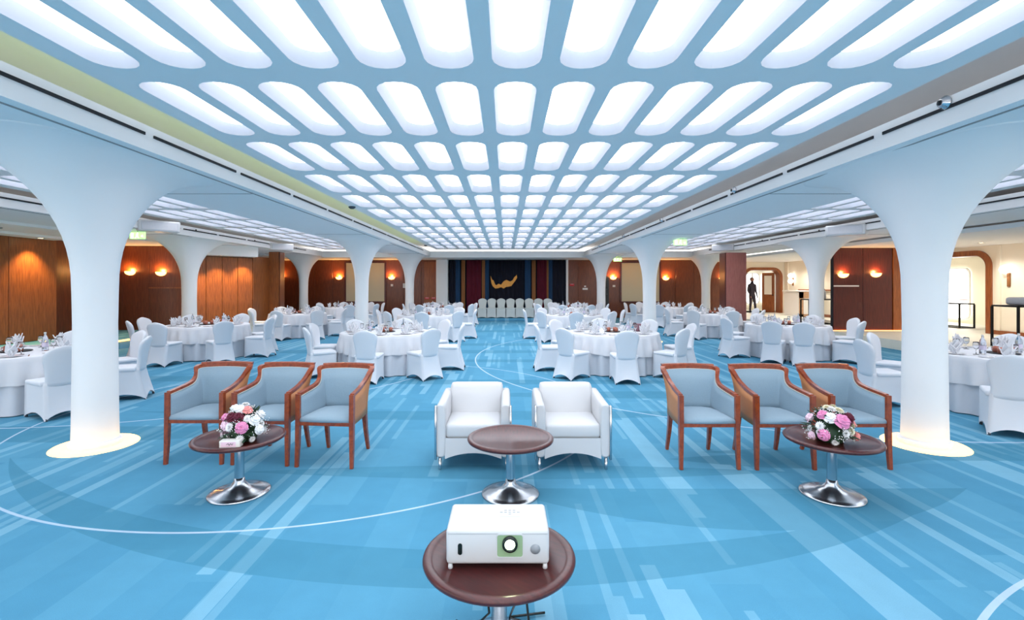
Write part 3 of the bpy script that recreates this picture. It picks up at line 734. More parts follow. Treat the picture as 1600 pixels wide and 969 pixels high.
# exit signs
def exit_sign(x, y, z, lb):
    t = thing('exit_sign', lb, 'exit sign', (x, y, z), 0, 'green exit signs')
    MB().rbox(-.19, .19, -.02, .02, -.2, -.03, .008, 1, False).build('sign_face', M['exit_green'], t)
    mb = MB(); mb.box(-.02, .02, -.026, -.02, -.15, -.09); mb.lathe([(.001, -.018), (.017, 0), (.001, .018)], 8, (.012, -.024, -.065), True, True)
    mb.add([(-.02, -.026, -.15), (-.005, -.026, -.15), (-.05, -.026, -.185), (-.06, -.026, -.178)], [(0, 1, 2, 3)])
    mb.add([(.0, -.026, -.15), (.02, -.026, -.15), (.05, -.026, -.17), (.04, -.026, -.178)], [(0, 1, 2, 3)])
    mb.box(-.15, -.09, -.026, -.02, -.18, -.06); mb.add([(.09, -.026, -.13), (.14, -.026, -.1), (.14, -.026, -.16)], [(0, 1, 2)])
    mb.build('pictogram', M['exit_white'], t)
    MB().box(-.01, .01, -.01, .01, -.03, 0).build('hanger', M['seam'], t)
exit_sign(-9.0, 11.9, ZS+.0, 'green exit sign hanging over the left side bay')
exit_sign(4.95, 13.8, ZS, 'bright green exit sign beside the right middle column')
exit_sign(5.2, 22.6, ZS-.04, 'far green exit sign right of the stage')
# wall sconces
bowl = MB()
rs = []
for k in range(7):
    t_ = PI/2*k/6; ring = []
    for j in range(13):
        a = PI*j/12; r = .17*math.sin(t_+.0001); ring.append((-r*math.cos(a), -r*math.sin(a)*.8, -.13*math.cos(t_)))
    rs.append(ring)
bowl.rings(rs, False, smooth=True); bowl_me = bowl.mesh('lamp_bowl'); bowl_me.materials.append(M['sconce_warm'])
plate_me = MB().rbox(-.05, .05, -.02, 0, -.14, -.02, .008, 1, False).mesh('back_plate'); plate_me.materials.append(M['dark_metal'])
def sconce(px, py, Y, lb, power=14, dx=0):
    x, z = px2(px, py, Y); t = thing('wall_sconce', lb, 'wall lamp', (x, Y-.035, z+.06), 0, 'half-bowl wall lamps')
    inst('lamp_bowl', bowl_me, t); inst('back_plate', plate_me, t)
    ld = bpy.data.lights.new('sconce_bulb', 'POINT'); ld.energy = power; ld.color = (1, .46, .12); ld.shadow_soft_size = .05
    lo = bpy.data.objects.new('sconce_bulb', ld); C.objects.link(lo); lo.parent = t; lo.location = (0, -.09, .04)
sconce(205, 427, 15.8, 'left half-bowl wall lamp on the brown pier behind the left column')
sconce(253, 428, 15.8, 'right half-bowl wall lamp on the brown pier behind the left column')
sconce(1316, 431, 15.6, 'left half-bowl wall lamp on the maroon pier', 9)
sconce(1367, 430, 15.6, 'right half-bowl wall lamp on the maroon pier', 9)
sconce(440, 434, YB, 'wall lamp on the far left end of the back wall', 20)
sconce(530, 435, YB, 'wall lamp left of the left beige screen', 26)
sconce(612, 435, YB, 'bright wall lamp right of the left beige screen', 26)
sconce(958, 435, YB, 'bright wall lamp left of the right beige screen', 26)
sconce(1040, 436, YB, 'bright wall lamp right of the right beige screen', 26)
sconce(1128, 436, YB, 'wall lamp on the maroon wall near the lobby', 12)
# lobby globe lamps
def globe_lamp(px, py, lb, two=False):
    Y = (LX-.12)*760/(px-790); z = HC-(py-445)*Y/760
    t = thing('globe_wall_lamp', lb, 'wall lamp', (LX, Y, z), 0, 'globe wall lamps in the lobby')
    MB().rbox(-.05, 0, -.04, .04, -.5, -.1, .01, 1).build('lamp_arm', M['gold_c'], t)
    MB().lathe([(.02, -.13), (.10, -.08), (.13, 0), (.10, .08), (.02, .13)], 14, (-.14, 0, 0)).build('globe', M['globe'], t)
    if two: MB().lathe([(.02, -.13), (.10, -.08), (.13, 0), (.10, .08), (.02, .13)], 14, (-.14, 0, -.27)).build('globe', M['globe'], t)
globe_lamp(1236, 431, 'double white globe lamp on the cream lobby wall', True)
globe_lamp(1571, 421, 'single white globe lamp beside the near arched doorway')
# lobby ceiling downlights and soft light
dl_me = MB().lathe([(.0, 0), (.075, 0), (.09, -.012), (.1, 0.0)], 18, cap0=False, cap1=False).mesh('downlight_rim'); dl_me.materials.append(M['white_plastic'])
dn_me = MB().lathe([(.001, -.004), (.074, -.004)], 18, cap0=False, cap1=False).mesh('downlight_lens'); dn_me.materials.append(M['downlight'])
def downlight(x, y, z, lb, power=30, col=(1, .68, .3), spot=1.7):
    t = thing('downlight', lb, 'downlight', (x, y, z), 0, 'recessed downlights'); inst('downlight_rim', dl_me, t); inst('downlight_lens', dn_me, t)
    ld = bpy.data.lights.new('downlight_bulb', 'SPOT'); ld.energy = power; ld.color = col; ld.spot_size = spot; ld.spot_blend = .7; ld.shadow_soft_size = .06
    lo = bpy.data.objects.new('downlight_bulb', ld); C.objects.link(lo); lo.parent = t; lo.location = (0, 0, -.03)
for k, (x, y) in enumerate(((-10.0, 15.72), (-9.55, 16.35), (-9.1, 17.0))):
    downlight(x, y, 2.70, 'warm downlight over the folding partition, %s' % ['nearest the column', 'middle one', 'nearest the pier'][k], 110)
for k, y in enumerate((8.6, 10.6, 12.5)):
    downlight(-11.95, y, 2.92, 'warm downlight above the near walnut wall, %s' % ['nearest the camera', 'middle one', 'nearest the corner'][k], 170)
for k, (x, y) in enumerate(((13.3, 13.6), (13.3, 17.5), (12.6, 20.5), (13.4, 23.2), (15.8, 18.5))):
    downlight(x, y, 2.90, 'white downlight in the lobby ceiling, %s' % ['nearest the right edge', 'before the arched doorway', 'behind the maroon pier', 'before the far doorway', 'beyond the arched doorway'][k], 105, (1, .93, .84), 2.7)
# ceiling vents
for x, y, z, lb in ((-11.2, 10.6, ZS-.06, 'round ceiling vent over the left aisle'), (10.0, 11.4, ZS, 'round ceiling vent over the right aisle')):
    t = thing('ceiling_vent', lb, 'vent', (x, y, z), 0, 'round ceiling vents'); MB().lathe([(.17, 0), (.17, -.02), (.13, -.035), (.1, -.02)], 20).build('vent_ring', M['seam'], t); MB().lathe([(.09, -.01), (.07, -.045), (.01, -.05)], 20).build('vent_cone', M['seam'], t)
# loudspeakers hung on the outer fascia
def speaker(x, y, z, rz, lb):
    t = thing('loudspeaker', lb, 'speaker', (x, y, z), rz, 'white loudspeakers on the outer fascias')
    MB().rbox(-.42, .42, -.14, .14, -.13, .13, .03, 2).build('speaker_cabinet', M['white_plastic'], t)
    MB().rbox(-.36, .36, -.152, -.13, -.1, .1, .008, 1, False).build('speaker_grille', M['light_grille'], t)
    MB().box(-.04, .04, .13, .22, -.04, .04).build('bracket', M['white_plastic'], t)
def speaker_px(px, py, s, lb):
    X = CX0+s*(XA-.22); Y = X*760/(px-790); z = HC-(py-445)*Y/760
    speaker(X, Y, z, (.8 if s < 0 else -.8), lb)
speaker_px(248, 354, -1, 'white loudspeaker by the left near column')
speaker_px(439, 386, -1, 'far white loudspeaker on the left outer fascia')
speaker_px(1322, 360, 1, 'white loudspeaker by the right near column')
speaker_px(1131, 387, 1, 'far white loudspeaker on the right outer fascia')
# spotlights / sprinklers on the fascias and track clips
eye = MB().lathe([(.0, 0), (.055, 0), (.06, .012), (.04, .02), (.034, .05), (.028, .055), (.001, .045)], 16, cap0=False, cap1=False).mesh('spot_head'); eye.materials.append(M['chrome'])
nozzle = MB().lathe([(.001, .046), (.022, .05), (.022, .06), (.001, .062)], 12).mesh('spot_nozzle'); nozzle.materials.append(M['dark_metal'])
for k, px in enumerate((1478, 1148, 1035, 975, 937)):
    X = CX0+XI; Y = X*760/(px-790)
    t = thing('eyeball_spotlight', 'chrome eyeball spotlight on the right inner fascia, %s from the camera' % ORD[k], 'spotlight', (X, Y, ZS+.20), 0, 'chrome eyeballs on the right fascia')
    for me in (eye, nozzle): o = inst(me.name.split('.')[0], me, t); o.rotation_euler = (0, -PI/2, 0)
for k, (px, s) in enumerate(((305, -1), (397, -1), (462, -1), (1281, 1), (1192, 1), (1110, 1))):
    X = CX0+s*XA; Y = X*760/(px-790)
    t = thing('fascia_nozzle', 'small dark nozzle on the %s outer fascia, %s from the camera' % ('left' if s < 0 else 'right', ORD[k % 3]), 'nozzle', (X, Y, ZS+.18), 0, 'nozzles on the outer fascias')
    o = inst('spot_nozzle', nozzle, t); o.rotation_euler = (0, PI/2 if s < 0 else -PI/2, 0); o.location.x = -s*-.03
for k, (px, py) in enumerate(((1148, 341.5), (550, 323), (665, 383))):
    Y = (ZC-HC)*760/(445-py); X = (px-790)*Y/760
    t = thing('ceiling_sensor', 'small dark sensor under the coffered ceiling, %s' % ['right side', 'left side', 'far left corner'][k], 'sensor', (X, Y, ZC), 0, 'ceiling sensors'); MB().lathe([(.07, 0), (.07, -.02), (.04, -.045), (.01, -.05)], 16).build('sensor_body', M['foot'], t)

# ------------------------------------------------------------------ lobby furniture and person
def frame_table(loc, rz, wx, wy, h, lb):
    t = thing('console_table', lb, 'table', loc, rz)
    for x in (-wx/2, wx/2):
        for y in (-wy/2, wy/2): MB().box(x-.02, x+.02, y-.02, y+.02, 0, h).build('leg', M['dark_metal'], t)
    for z, nm in ((h, 'top'), (.0, 'stretcher')):
        mb = MB()
        for y in (-wy/2, wy/2): mb.box(-wx/2, wx/2, y-.02, y+.02, z, z+.035)
        for x in (-wx/2, wx/2): mb.box(x-.02, x+.02, -wy/2, wy/2, z, z+.035)
        if nm == 'top': mb.box(-wx/2, wx/2, -wy/2, wy/2, z+.02, z+.04)
        mb.build(nm, M['dark_metal'], t)
    return t
frame_table((12.35, 11.4, ZP), 0, 1.3, .6, .95, 'black metal frame console table at the right edge of the lobby')
tag(MB().rbox(-.35, .35, -.25, .25, 0, .18, .05, 2).build('linen_stack', M['cloth'], None, (12.3, 11.4, ZP+.995)), 'white folded linen stack on the black console table', 'linen')
frame_table((15.6, 17.0, ZP), PI/2, 1.1, .5, .8, 'black metal frame table seen through the arched doorway')
frame_table((12.0, 18.2, ZP), 0, 1.6, .5, .9, 'dark metal rack table behind the maroon pier')
for k, x in enumerate((11.5, 11.9, 12.3)):
    t = thing('coffee_flask', 'dark grey flask on the rack table behind the pier, %s' % ['leftmost', 'middle', 'rightmost'][k], 'flask', (x, 18.2, ZP+.945), 0, 'flasks on the rack table')
    MB().lathe([(.07, 0), (.075, .02), (.075, .25), (.05, .31), (.03, .33)], 16).build('flask_body', M['grey_plastic'], t); MB().lathe([(.035, .325), (.035, .37), (.01, .38)], 12).build('flask_lid', M['dark_metal'], t)
t = thing('stone_fireplace', 'mottled stone and white counter against the lobby wall', 'counter', (14.05, 22.6, ZP), 0)
mb = MB(); mb.box(-.6, -.42, -.35, -.3, 0, 1.15); mb.box(-.08, .02, -.35, -.3, 0, 1.15); mb.box(-.6, .02, -.35, -.3, .85, 1.15); mb.box(-.6, .02, -.35, -.3, 0, .12); mb.build('surround', M['stone'], t)
MB().box(-.6, .4, -.3, .9, 0, 1.13).build('counter_body', M['plaster'], t); MB().box(-.65, .4, -.38, .95, 1.15, 1.2).build('counter_top', M['plaster'], t)
def person(loc, rz):
    t = thing('person', 'dark-clothed person standing in the far lobby doorway', 'person', loc, rz)
    J = [(0, 0, .98), (0, 0, 1.2), (0, 0, 1.45), (0, 0, 1.56), (0, -.01, 1.61), (0, -.01, 1.70),
         (-.1, 0, .92), (-.11, -.01, .5), (-.12, .02, .08), (-.13, -.12, .04), (.1, 0, .92), (.12, -.06, .5), (.14, -.1, .08), (.15, -.24, .04),
         (-.2, 0, 1.44), (-.25, .02, 1.16), (-.22, -.1, .95), (-.2, -.14, .86), (.2, 0, 1.44), (.26, .02, 1.16), (.24, -.08, .93), (.23, -.12, .84)]
    R = [.15, .14, .16, .085, .075, .06, .1, .07, .05, .035, .1, .07, .05, .035, .07, .05, .038, .03, .07, .05, .038, .03]
    E = [(0, 1), (1, 2), (2, 3), (3, 4), (4, 5), (0, 6), (6, 7), (7, 8), (8, 9), (0, 10), (10, 11), (11, 12), (12, 13), (2, 14), (14, 15), (15, 16), (16, 17), (2, 18), (18, 19), (19, 20), (20, 21)]
    me = bpy.data.meshes.new('body'); me.from_pydata(J, E, []); o = inst('body', me, t)
    md = o.modifiers.new('skin', 'SKIN')
    for i, sv in enumerate(me.skin_vertices[0].data): sv.radius = (R[i], R[i]*(.75 if i < 3 else 1)); sv.use_root = (i == 0)
    o.modifiers.new('sub', 'SUBSURF').levels = 2; o.modifiers['sub'].render_levels = 2
    me.materials.append(M['suit'])
    MB().lathe([(.02, -.1), (.08, -.07), (.1, 0), (.085, .08), (.02, .115)], 14, (0, -.0, 1.74)).build('head', M['skin'], t)
    MB().lathe([(.09, -.03), (.1, .03), (.082, .09), (.04, .118), (.01, .122)], 14, (0, .014, 1.745)).build('hair', M['black_plastic'], t)
    for s in (-1, 1):
        MB().lathe([(.005, -.02), (.02, 0), (.005, .02)], 8, (s*.1, 0, 1.73)).build('ear', M['skin'], t)
        for q in range(5): MB().tube([(s*.215+(q-2)*.012, -.13, .86), (s*.215+(q-2)*.014, -.15, .80), (s*.215+(q-2)*.012, -.145, .765-.01*(q == 2))], [.009, .008, .006], 6).build('finger', M['skin'], t)
    MB().tube([(0, -.095, 1.75), (0, -.118, 1.715), (0, -.1, 1.705)], [.008, .014, .008], 6).build('nose', M['skin'], t)
person((13.15, 25.95, ZP), .3)

# ------------------------------------------------------------------ coffee tables
def coffee_proto():
    t = thing('coffee_table', 'x', 'table', group='round mahogany coffee tables')
    MB().lathe([(.02, .435), (.30, .435), (.335, .438), (.35, .447), (.354, .458), (.35, .468), (.338, .474), (.325, .474), (.312, .468), (.305, .462), (.02, .462)], 64).build('tabletop', M['table_wood'], t)
    MB().lathe([(.042, .06), (.037, .09), (.036, .42), (.06, .435)], 24).build('pole', M['chrome'], t)
    MB().lathe([(.235, .0), (.238, .008), (.232, .015), (.19, .024), (.12, .04), (.07, .065), (.045, .10), (.037, .13)], 48).build('base', M['chrome'], t)
    return t
ct = coffee_proto(); ct.location = (.04, 4.0, 0); ct['label'] = 'empty round coffee table in front of the two white armchairs'
dup(ct, (-.03, 2.27, 0), .9, 'round coffee table carrying the projector, nearest the camera')
dup(ct, (-2.20, 4.02, 0), .4, 'round coffee table with flowers and a small box, left group')
dup(ct, (2.67, 3.98, 0), 2.1, 'round coffee table with flowers only, right group')
# ------------------------------------------------------------------ projector
t = thing('projector', 'white projector with lit lens on the nearest coffee table', 'projector', (-.035, 2.275, .462), 0)
b = MB().rbox(-.228, .228, -.13, .13, .022, .178, .016, 3).build('projector_body', M['white_plastic'], t)
def rrect(hw, hh, r, y, cx, cz, k=4):
    L = []
    for (sx, sz, a0) in ((1, 1, 0), (-1, 1, PI/2), (-1, -1, PI), (1, -1, 3*PI/2)):
        for i in range(k+1): a = a0+PI/2*i/k; L.append((cx+sx*(hw-r)+r*math.cos(a), y, cz+sz*(hh-r)+r*math.sin(a)))
    return L
MB().rings([rrect(.061, .053, .012, -.129, .054, .107), rrect(.061, .053, .012, -.134, .054, .107), rrect(.056, .048, .01, -.134, .054, .107), rrect(.056, .048, .01, -.1315, .054, .107)], True, False, True, smooth=False).build('lens_bezel', M['white_plastic'], t)
MB().rings([rrect(.056, .048, .01, -.1318, .054, .107), rrect(.056, .048, .01, -.132, .054, .107)], True, True, True, smooth=False).build('lens_bay', M['lens_bay'], t)
ln = MB().lathe([(.034, 0), (.034, .02), (.025, .024), (.021, .014)], 28).build('lens_ring', M['black_plastic'], t); ln.location = (.054, -.128, .118); ln.rotation_euler = (PI/2, 0, 0)
lg = MB().lathe([(.022, 0), (.017, .006), (.008, .010), (.001, .011)], 24).build('lens_glass', M['lens_light'], t); lg.location = (.054, -.144, .118); lg.rotation_euler = (PI/2, 0, 0)
MB().rings([rrect(.0095, .025, .009, -.128, -.166, .092), rrect(.0095, .025, .009, -.1325, -.166, .092)], True, True, True, smooth=False).build('sensor_window', M['black_plastic'], t)
gr = MB().lathe([(.022, 0), (.022, .003), (.001, .004)], 24).build('side_grille', M['grey_plastic'], t); gr.location = (.166, -.129, .092); gr.rotation_euler = (PI/2, 0, 0)
foot_me = MB().lathe([(.010, 0), (.011, .004), (.009, .024)], 12).mesh('foot'); foot_me.materials.append(M['white_plastic'])
for x, y in ((-.21, -.115), (.21, -.115), (-.2, .1), (.2, .1)): inst('foot', foot_me, t, (x, y, 0))
kp = MB().rings([[(x, z, .1785) for x, _, z in rrect(.052, .04, .008, 0, .055, .03)], [(x, z, .1792) for x, _, z in rrect(.052, .04, .008, 0, .055, .03)]], True, True, True, smooth=False).build('key_panel', M['white_plastic'], t)
btn = MB().rbox(-.0065, .0065, -.0035, .0035, 0, .0015, .001, 1).mesh('button'); btn.materials.append(M['grey_plastic'])
for q in range(5): inst('button', btn, kp, (.015+.02*q, .03, .1788))
for q in range(3): inst('button', btn, kp, (.035+.02*q, .05, .1788))
inst('button', btn, kp, (.055, .012, .1788))
for q in range(14):
    MB().box(.228, .2286, -.09+q*.013, -.083+q*.013, .05, .15).build('vent_slat', M['grey_plastic'], b)
MB().box(-.22, .22, -.131, -.1295, .158, .1595).build('lid_seam', M['grey_plastic'], t)
pts = [[(-.12, 2.42, .45), (-.10, 2.40, .30), (-.08, 2.37, .12), (-.16, 2.42, .012), (-.3, 2.5, .012)], [(.05, 2.46, .43), (.08, 2.40, .33), (.10, 2.36, .2), (.12, 2.4, .012), (.3, 2.5, .012)], [(.03, 2.45, .43), (.05, 2.40, .36), (.06, 2.37, .2), (.02, 2.5, .012), (.3, 2.55, .012)]]
for k, p in enumerate(pts):
    tag(MB().tube([tuple(Vector(p[i]).lerp(Vector(p[min(i+1, 4)]), u)) for i in range(4) for u in (0, .33, .66)], .006, 6).build('cable', M['black_plastic']), 'black cable hanging under the projector table, %s' % ['left one', 'right one', 'middle one'][k], 'cable', 'cables under the projector table')

# ------------------------------------------------------------------ wooden armchairs
def armchair_proto():
    t = thing('armchair', 'x', 'chair', group='wood-framed blue armchairs')
    half = [(-.262, -.245), (-.257, -.15), (-.250, -.05), (-.242, .03), (-.234, .09), (-.228, .135), (-.225, .172), (-.223, .198), (-.205, .216), (-.15, .226), (-.08, .232), (0, .235)]
    hts = [.682, .691, .702, .716, .735, .765, .808, .846, .856, .858, .86, .861]
    path = [(x, y, h) for (x, y), h in zip(half, hts)] + [(-x, y, h) for (x, y), h in list(zip(half, hts))[-2::-1]]
    # finer sampling (Catmull-Rom)
    P = [Vector(p) for p in path]; F = []
    for i in range(len(P)-1):
        a, b_, c, d = P[max(i-1, 0)], P[i], P[i+1], P[min(i+2, len(P)-1)]
        for u in (0, .33, .66):
            F.append(.5*((2*b_)+(c-a)*u+(2*a-5*b_+4*c-d)*u*u+(3*b_-3*c+d-a)*u**3))
    F.append(P[-1])
    def nrm(i):
        d = F[min(i+1, len(F)-1)]-F[max(i-1, 0)]; d.z = 0; d.normalize(); return Vector((-d.y, d.x, 0))   # outward
    def wall(off0, off1, zb, drop):
        rs = []
        for i, p in enumerate(F):
            n_ = nrm(i); ring = []
            back = max(0, min(1, (p.y-.05)/.18)); zt = p.z-drop
            cols = []
            for k in range(5):
                z = zb+(zt-zb)*k/4; f = max(0, z-.46); lean = (f*f*.50)*back
                cols.append((z, lean))
            inner = [Vector((p.x, p.y, 0))+n_*(off0+l)+Vector((0, 0, z)) for z, l in cols]
            outer = [Vector((p.x, p.y, 0))+n_*(off1+l)+Vector((0, 0, z)) for z, l in reversed(cols)]
            rs.append(inner+outer)
        return MB().rings(rs, True, True, True)
    uph = wall(-.024, .002, .40, .02).build('upholstery', M['blue_fabric'], t)
    wall(.004, .016, .40, .02).build('side_panel', M['side_panel'], t)
    rail = []; sq = []
    for i, p in enumerate(F):
        back = max(0, min(1, (p.y-.05)/.18)); f = max(0, p.z-.46)
        q = Vector((p.x, p.y, p.z))+nrm(i)*(-.002+f*f*.50*back); rail.append(q)
    rs = []
    for i, q in enumerate(rail):
        n_ = nrm(i); back = max(0, min(1, (F[i].y-.15)/.08)); hh = .013+.012*back; hw = .019+.004*back
        rs.append([q-n_*hw+Vector((0, 0, -hh)), q+n_*hw+Vector((0, 0, -hh)), q+n_*(hw+.006*back)+Vector((0, 0, hh)), q-n_*hw+Vector((0, 0, hh*.9))])
    MB().rings(rs, True, True, True, smooth=False).build('arm_rail', M['frame_wood'], t)
    # crest rail with overhanging horn tips
    rs = []
    for i in range(13):
        u = -1+i/6; x = u*.272; yb = .322-.022*u*u-.012*abs(u)**6; hh = .032+.004*(1-u*u); z = .862+.004*u*u*u*u+.004*(1-u*u)
        rs.append([(x*.96, yb-.03, z-hh), (x*.96, yb+.008, z-hh), (x, yb+.03, z+hh*.75), (x, yb-.014, z+hh*.75)])
    MB().rings(rs, True, True, True, smooth=False).build('crest_rail', M['frame_wood'], t)
    pip = MB(); pip.tube([r_-nrm(i)*.022+Vector((0, 0, -.018)) for i, r_ in enumerate(rail)], .004, 6); pip.build('piping', M['piping'], uph)
    for s in (-1, 1):
        MB().tube([(s*.268, -.275, 0), (s*.264, -.262, .2), (s*.262, -.256, .42), (s*.262, -.252, .685)], 0, sq=[(.015, .015), (.019, .019), (.021, .022), (.021, .022)], smooth=False).build('leg', M['frame_wood'], t)
        MB().tube([(s*.215, .285, 0), (s*.212, .258, .1), (s*.208, .232, .22), (s*.205, .215, .34), (s*.205, .21, .43)], 0, sq=[(.014, .016), (.016, .018), (.018, .021), (.02, .024), (.02, .024)], smooth=False).build('leg', M['frame_wood'], t)
    mb = MB(); mb.box(-.25, .25, -.272, -.245, .392, .425)
    for s in (-1, 1): mb.add([(s*.262, -.25, .392), (s*.236, -.25, .392), (s*.19, .22, .392), (s*.214, .22, .392), (s*.262, -.25, .425), (s*.236, -.25, .425), (s*.19, .22, .425), (s*.214, .22, .425)], [(0, 1, 2, 3), (4, 5, 6, 7), (0, 1, 5, 4), (1, 2, 6, 5), (2, 3, 7, 6), (3, 0, 4, 7)])
    mb.box(-.2, .2, .2, .225, .392, .425); mb.build('seat_rail', M['frame_wood'], t)
    # domed seat
    rs = []
    out = [(-.242, -.27), (0, -.276), (.242, -.27), (.236, -.1), (.228, .06), (.205, .16), (.12, .212), (0, .222), (-.12, .212), (-.205, .16), (-.228, .06), (-.236, -.1)]
    for k, z in ((1, .424), (1.0, .448), (.965, .464), (.85, .474), (.5, .482), (.05, .484)):
        rs.append([(x*k, -.02+(y+.02)*k, z) for x, y in out])
    MB().rings(rs, True, True, True).build('seat', M['blue_fabric'], t)
    return t
ac = armchair_proto()
AC = [(-2.985, 4.93, 0.0, 'leftmost wooden armchair of the left group, outer side'), (-2.32, 4.90, -3.5, 'middle wooden armchair of the left group, behind the flowers'), (-1.68, 4.84, -5.0, 'rightmost wooden armchair of the left group, near the white chairs'),
      (1.90, 4.80, 0, 'leftmost wooden armchair of the right group, near the white chairs'), (2.60, 4.79, 0, 'middle wooden armchair of the right group'), (3.31, 4.80, 0, 'rightmost wooden armchair of the right group, beside the column')]
for k, (x, y, r_, lb) in enumerate(AC):
    if k == 0: ac.location = (x, y, 0); ac['label'] = lb
    else: dup(ac, (x, y, 0), math.radians(r_), lb)

# ------------------------------------------------------------------ white leather armchairs
def tub_proto():
    t = thing('leather_armchair', 'x', 'chair', group='white leather armchairs')
    for s in (-1, 1):
        # arm: slab with rounded top, bulging a little outwards
        rs = []
        for y in (-.33, -.325, -.2, 0, .2, .32, .33):
            ins = .012 if abs(y) > .327 else 0; ring = []
            for j in range(16):
                a = 2*PI*j/16; c, s_ = math.cos(a), math.sin(a)
                x = .302+(.047-ins)*math.copysign(abs(c)**.5, c); z = .365+(.245-ins)*math.copysign(abs(s_)**.28, s_)
                z += (.02*smoothstep(-.33, .3, y) if s_ > 0 else 0)
                ring.append((s*x, y, z))
            rs.append(ring)
        arm = MB().rings(rs, True, True, True).build('arm', M['leather'], t)
        MB().rbox(min(s*.336, s*.357), max(s*.336, s*.357), -.345, -.30, .10, .60, .005, 1).build('chrome_strip', M['chrome'], arm)
    MB().rbox(-.262, .262, -.315, .22, .285, .425, .035, 3).build('seat_cushion', M['leather'], t)
    rs = []
    for z, y0, y1, hw in ((.36, .12, .27, .262), (.42, .125, .29, .264), (.55, .17, .325, .268), (.655, .205, .345, .27), (.685, .222, .34, .262), (.694, .245, .32, .245)):
        rs.append([(-hw, y0+.02, z), (-hw+.03, y0, z), (0, y0-.012, z), (hw-.03, y0, z), (hw, y0+.02, z), (hw, y1-.02, z), (hw-.03, y1, z), (0, y1, z), (-hw+.03, y1, z), (-hw, y1-.02, z)])
    MB().rings(rs, True, True, True).build('back_cushion', M['leather'], t)
    # front apron with arched lower edge, back panel
    top = [(-.262+.524*i/12, .30) for i in range(13)]; bot = [(x, .105+.055*(1-(x/.262)**2)) for x, _ in top]
    mb = MB(); mb.rings([[(x, -.325, z) for x, z in top], [(x, -.325, z) for x, z in bot], [(x, -.28, z) for x, z in bot], [(x, -.28, z) for x, z in top]], False, smooth=False); mb.build('apron', M['leather'], t)
    MB().rbox(-.262, .262, .26, .33, .12, .42, .02, 2).build('back_panel', M['leather'], t)
    MB().box(-.26, .26, -.28, .26, .2, .29).build('seat_base', M['leather'], t)
    for x, y in ((-.31, -.30), (.31, -.30), (-.31, .29), (.31, .29)): MB().lathe([(.014, 0), (.016, .006), (.013, .13)], 12, (x, y, 0)).build('leg', M['chrome'], t)
    return t
tb = tub_proto(); tb.location = (-.30, 4.83, 0); tb['label'] = 'left white leather armchair with chrome edges behind the empty table'
dup(tb, (.625, 4.83, 0), 0, 'right white leather armchair with chrome edges behind the empty table')

# ------------------------------------------------------------------ bouquets and the small box
def rose_mesh():
    """rose head: ball of wrapped petals, the petal edges winding as a spiral step from the heart outwards"""
    mb = MB(); n = 30; rs = []
    for i in range(13):
        ph = .06+i/12*2.0; ring = []
        for j in range(n):
            a = 2*PI*j/n; f = (a/(2*PI)*2+ph*1.75) % 1.0
            r = .031*(1-.24*f)*(1+.05*math.sin(5*a+3*ph)); ring.append((r*math.sin(ph)*math.cos(a)*1.12, r*math.sin(ph)*math.sin(a)*1.12, .012+r*math.cos(ph)*.9-.012*math.exp(-(ph/.25)**2)))
        rs.append(ring)
    mb.rings(rs, True, True, True, smooth=False)
    for p in range(5):
        a0 = 2*PI*p/5; rr = []
        for u in range(4):
            q = [(.014+.009*u), .026-.026*(1-u/3)**2-.010*max(0, u-2)]; rr.append([(q[0]*1.02*math.cos(a0+(v-2)*.34*(1-.06*u)), q[0]*1.02*math.sin(a0+(v-2)*.34*(1-.06*u)), q[1]-.012-.002*abs(v-2)) for v in range(5)])
        mb.rings(rr, False)
    return mb
def mum_mesh(layers=4, npet=14, L0=.036):
    mb = MB()
    for k in range(layers):
        tilt = .15+k*.33; ln = L0*(1-.13*k)
        for p in range(npet-2*k):
            a = 2*PI*p/(npet-2*k)+k*.23; d = Vector((math.cos(a)*math.cos(tilt), math.sin(a)*math.cos(tilt), math.sin(tilt))); s_ = Vector((-math.sin(a), math.cos(a), 0))
            up = Vector((0, 0, .004)); q = [d*.004-s_*.002, d*ln*.6-s_*.0055+up, d*ln, d*ln*.6+s_*.0055+up, d*.004+s_*.002]
            mb.add(q, [(0, 1, 2, 3, 4)])
    return mb
FM = {}
for key, fn, m in (('wr', rose_mesh, 'fl_white'), ('pr', rose_mesh, 'fl_pink'), ('pp', rose_mesh, 'fl_pale'), ('cr', rose_mesh, 'fl_coral'), ('dr', rose_mesh, 'fl_wine'), ('wm', mum_mesh, 'fl_white'), ('cm', mum_mesh, 'fl_cream')):
    me = fn().mesh('flower'); me.materials.append(M[m]); FM[key] = me
leaf_me = MB()
for k in range(5):
    u = k/4
L_ = [(0, 0, 0), (.014, .02, .004), (.018, .045, .006), (0, .085, 0), (-.018, .045, .006), (-.014, .02, .004)]
leaf_me.add(L_+[(x, y, z-.002) for x, y, z in L_], [(0, 1, 2, 3, 4, 5), (11, 10, 9, 8, 7, 6)]+[(i, 6+i, 6+(i+1) % 6, (i+1) % 6) for i in range(6)]); leaf_me = leaf_me.mesh('leaf'); leaf_me.materials.append(M['leaf'])
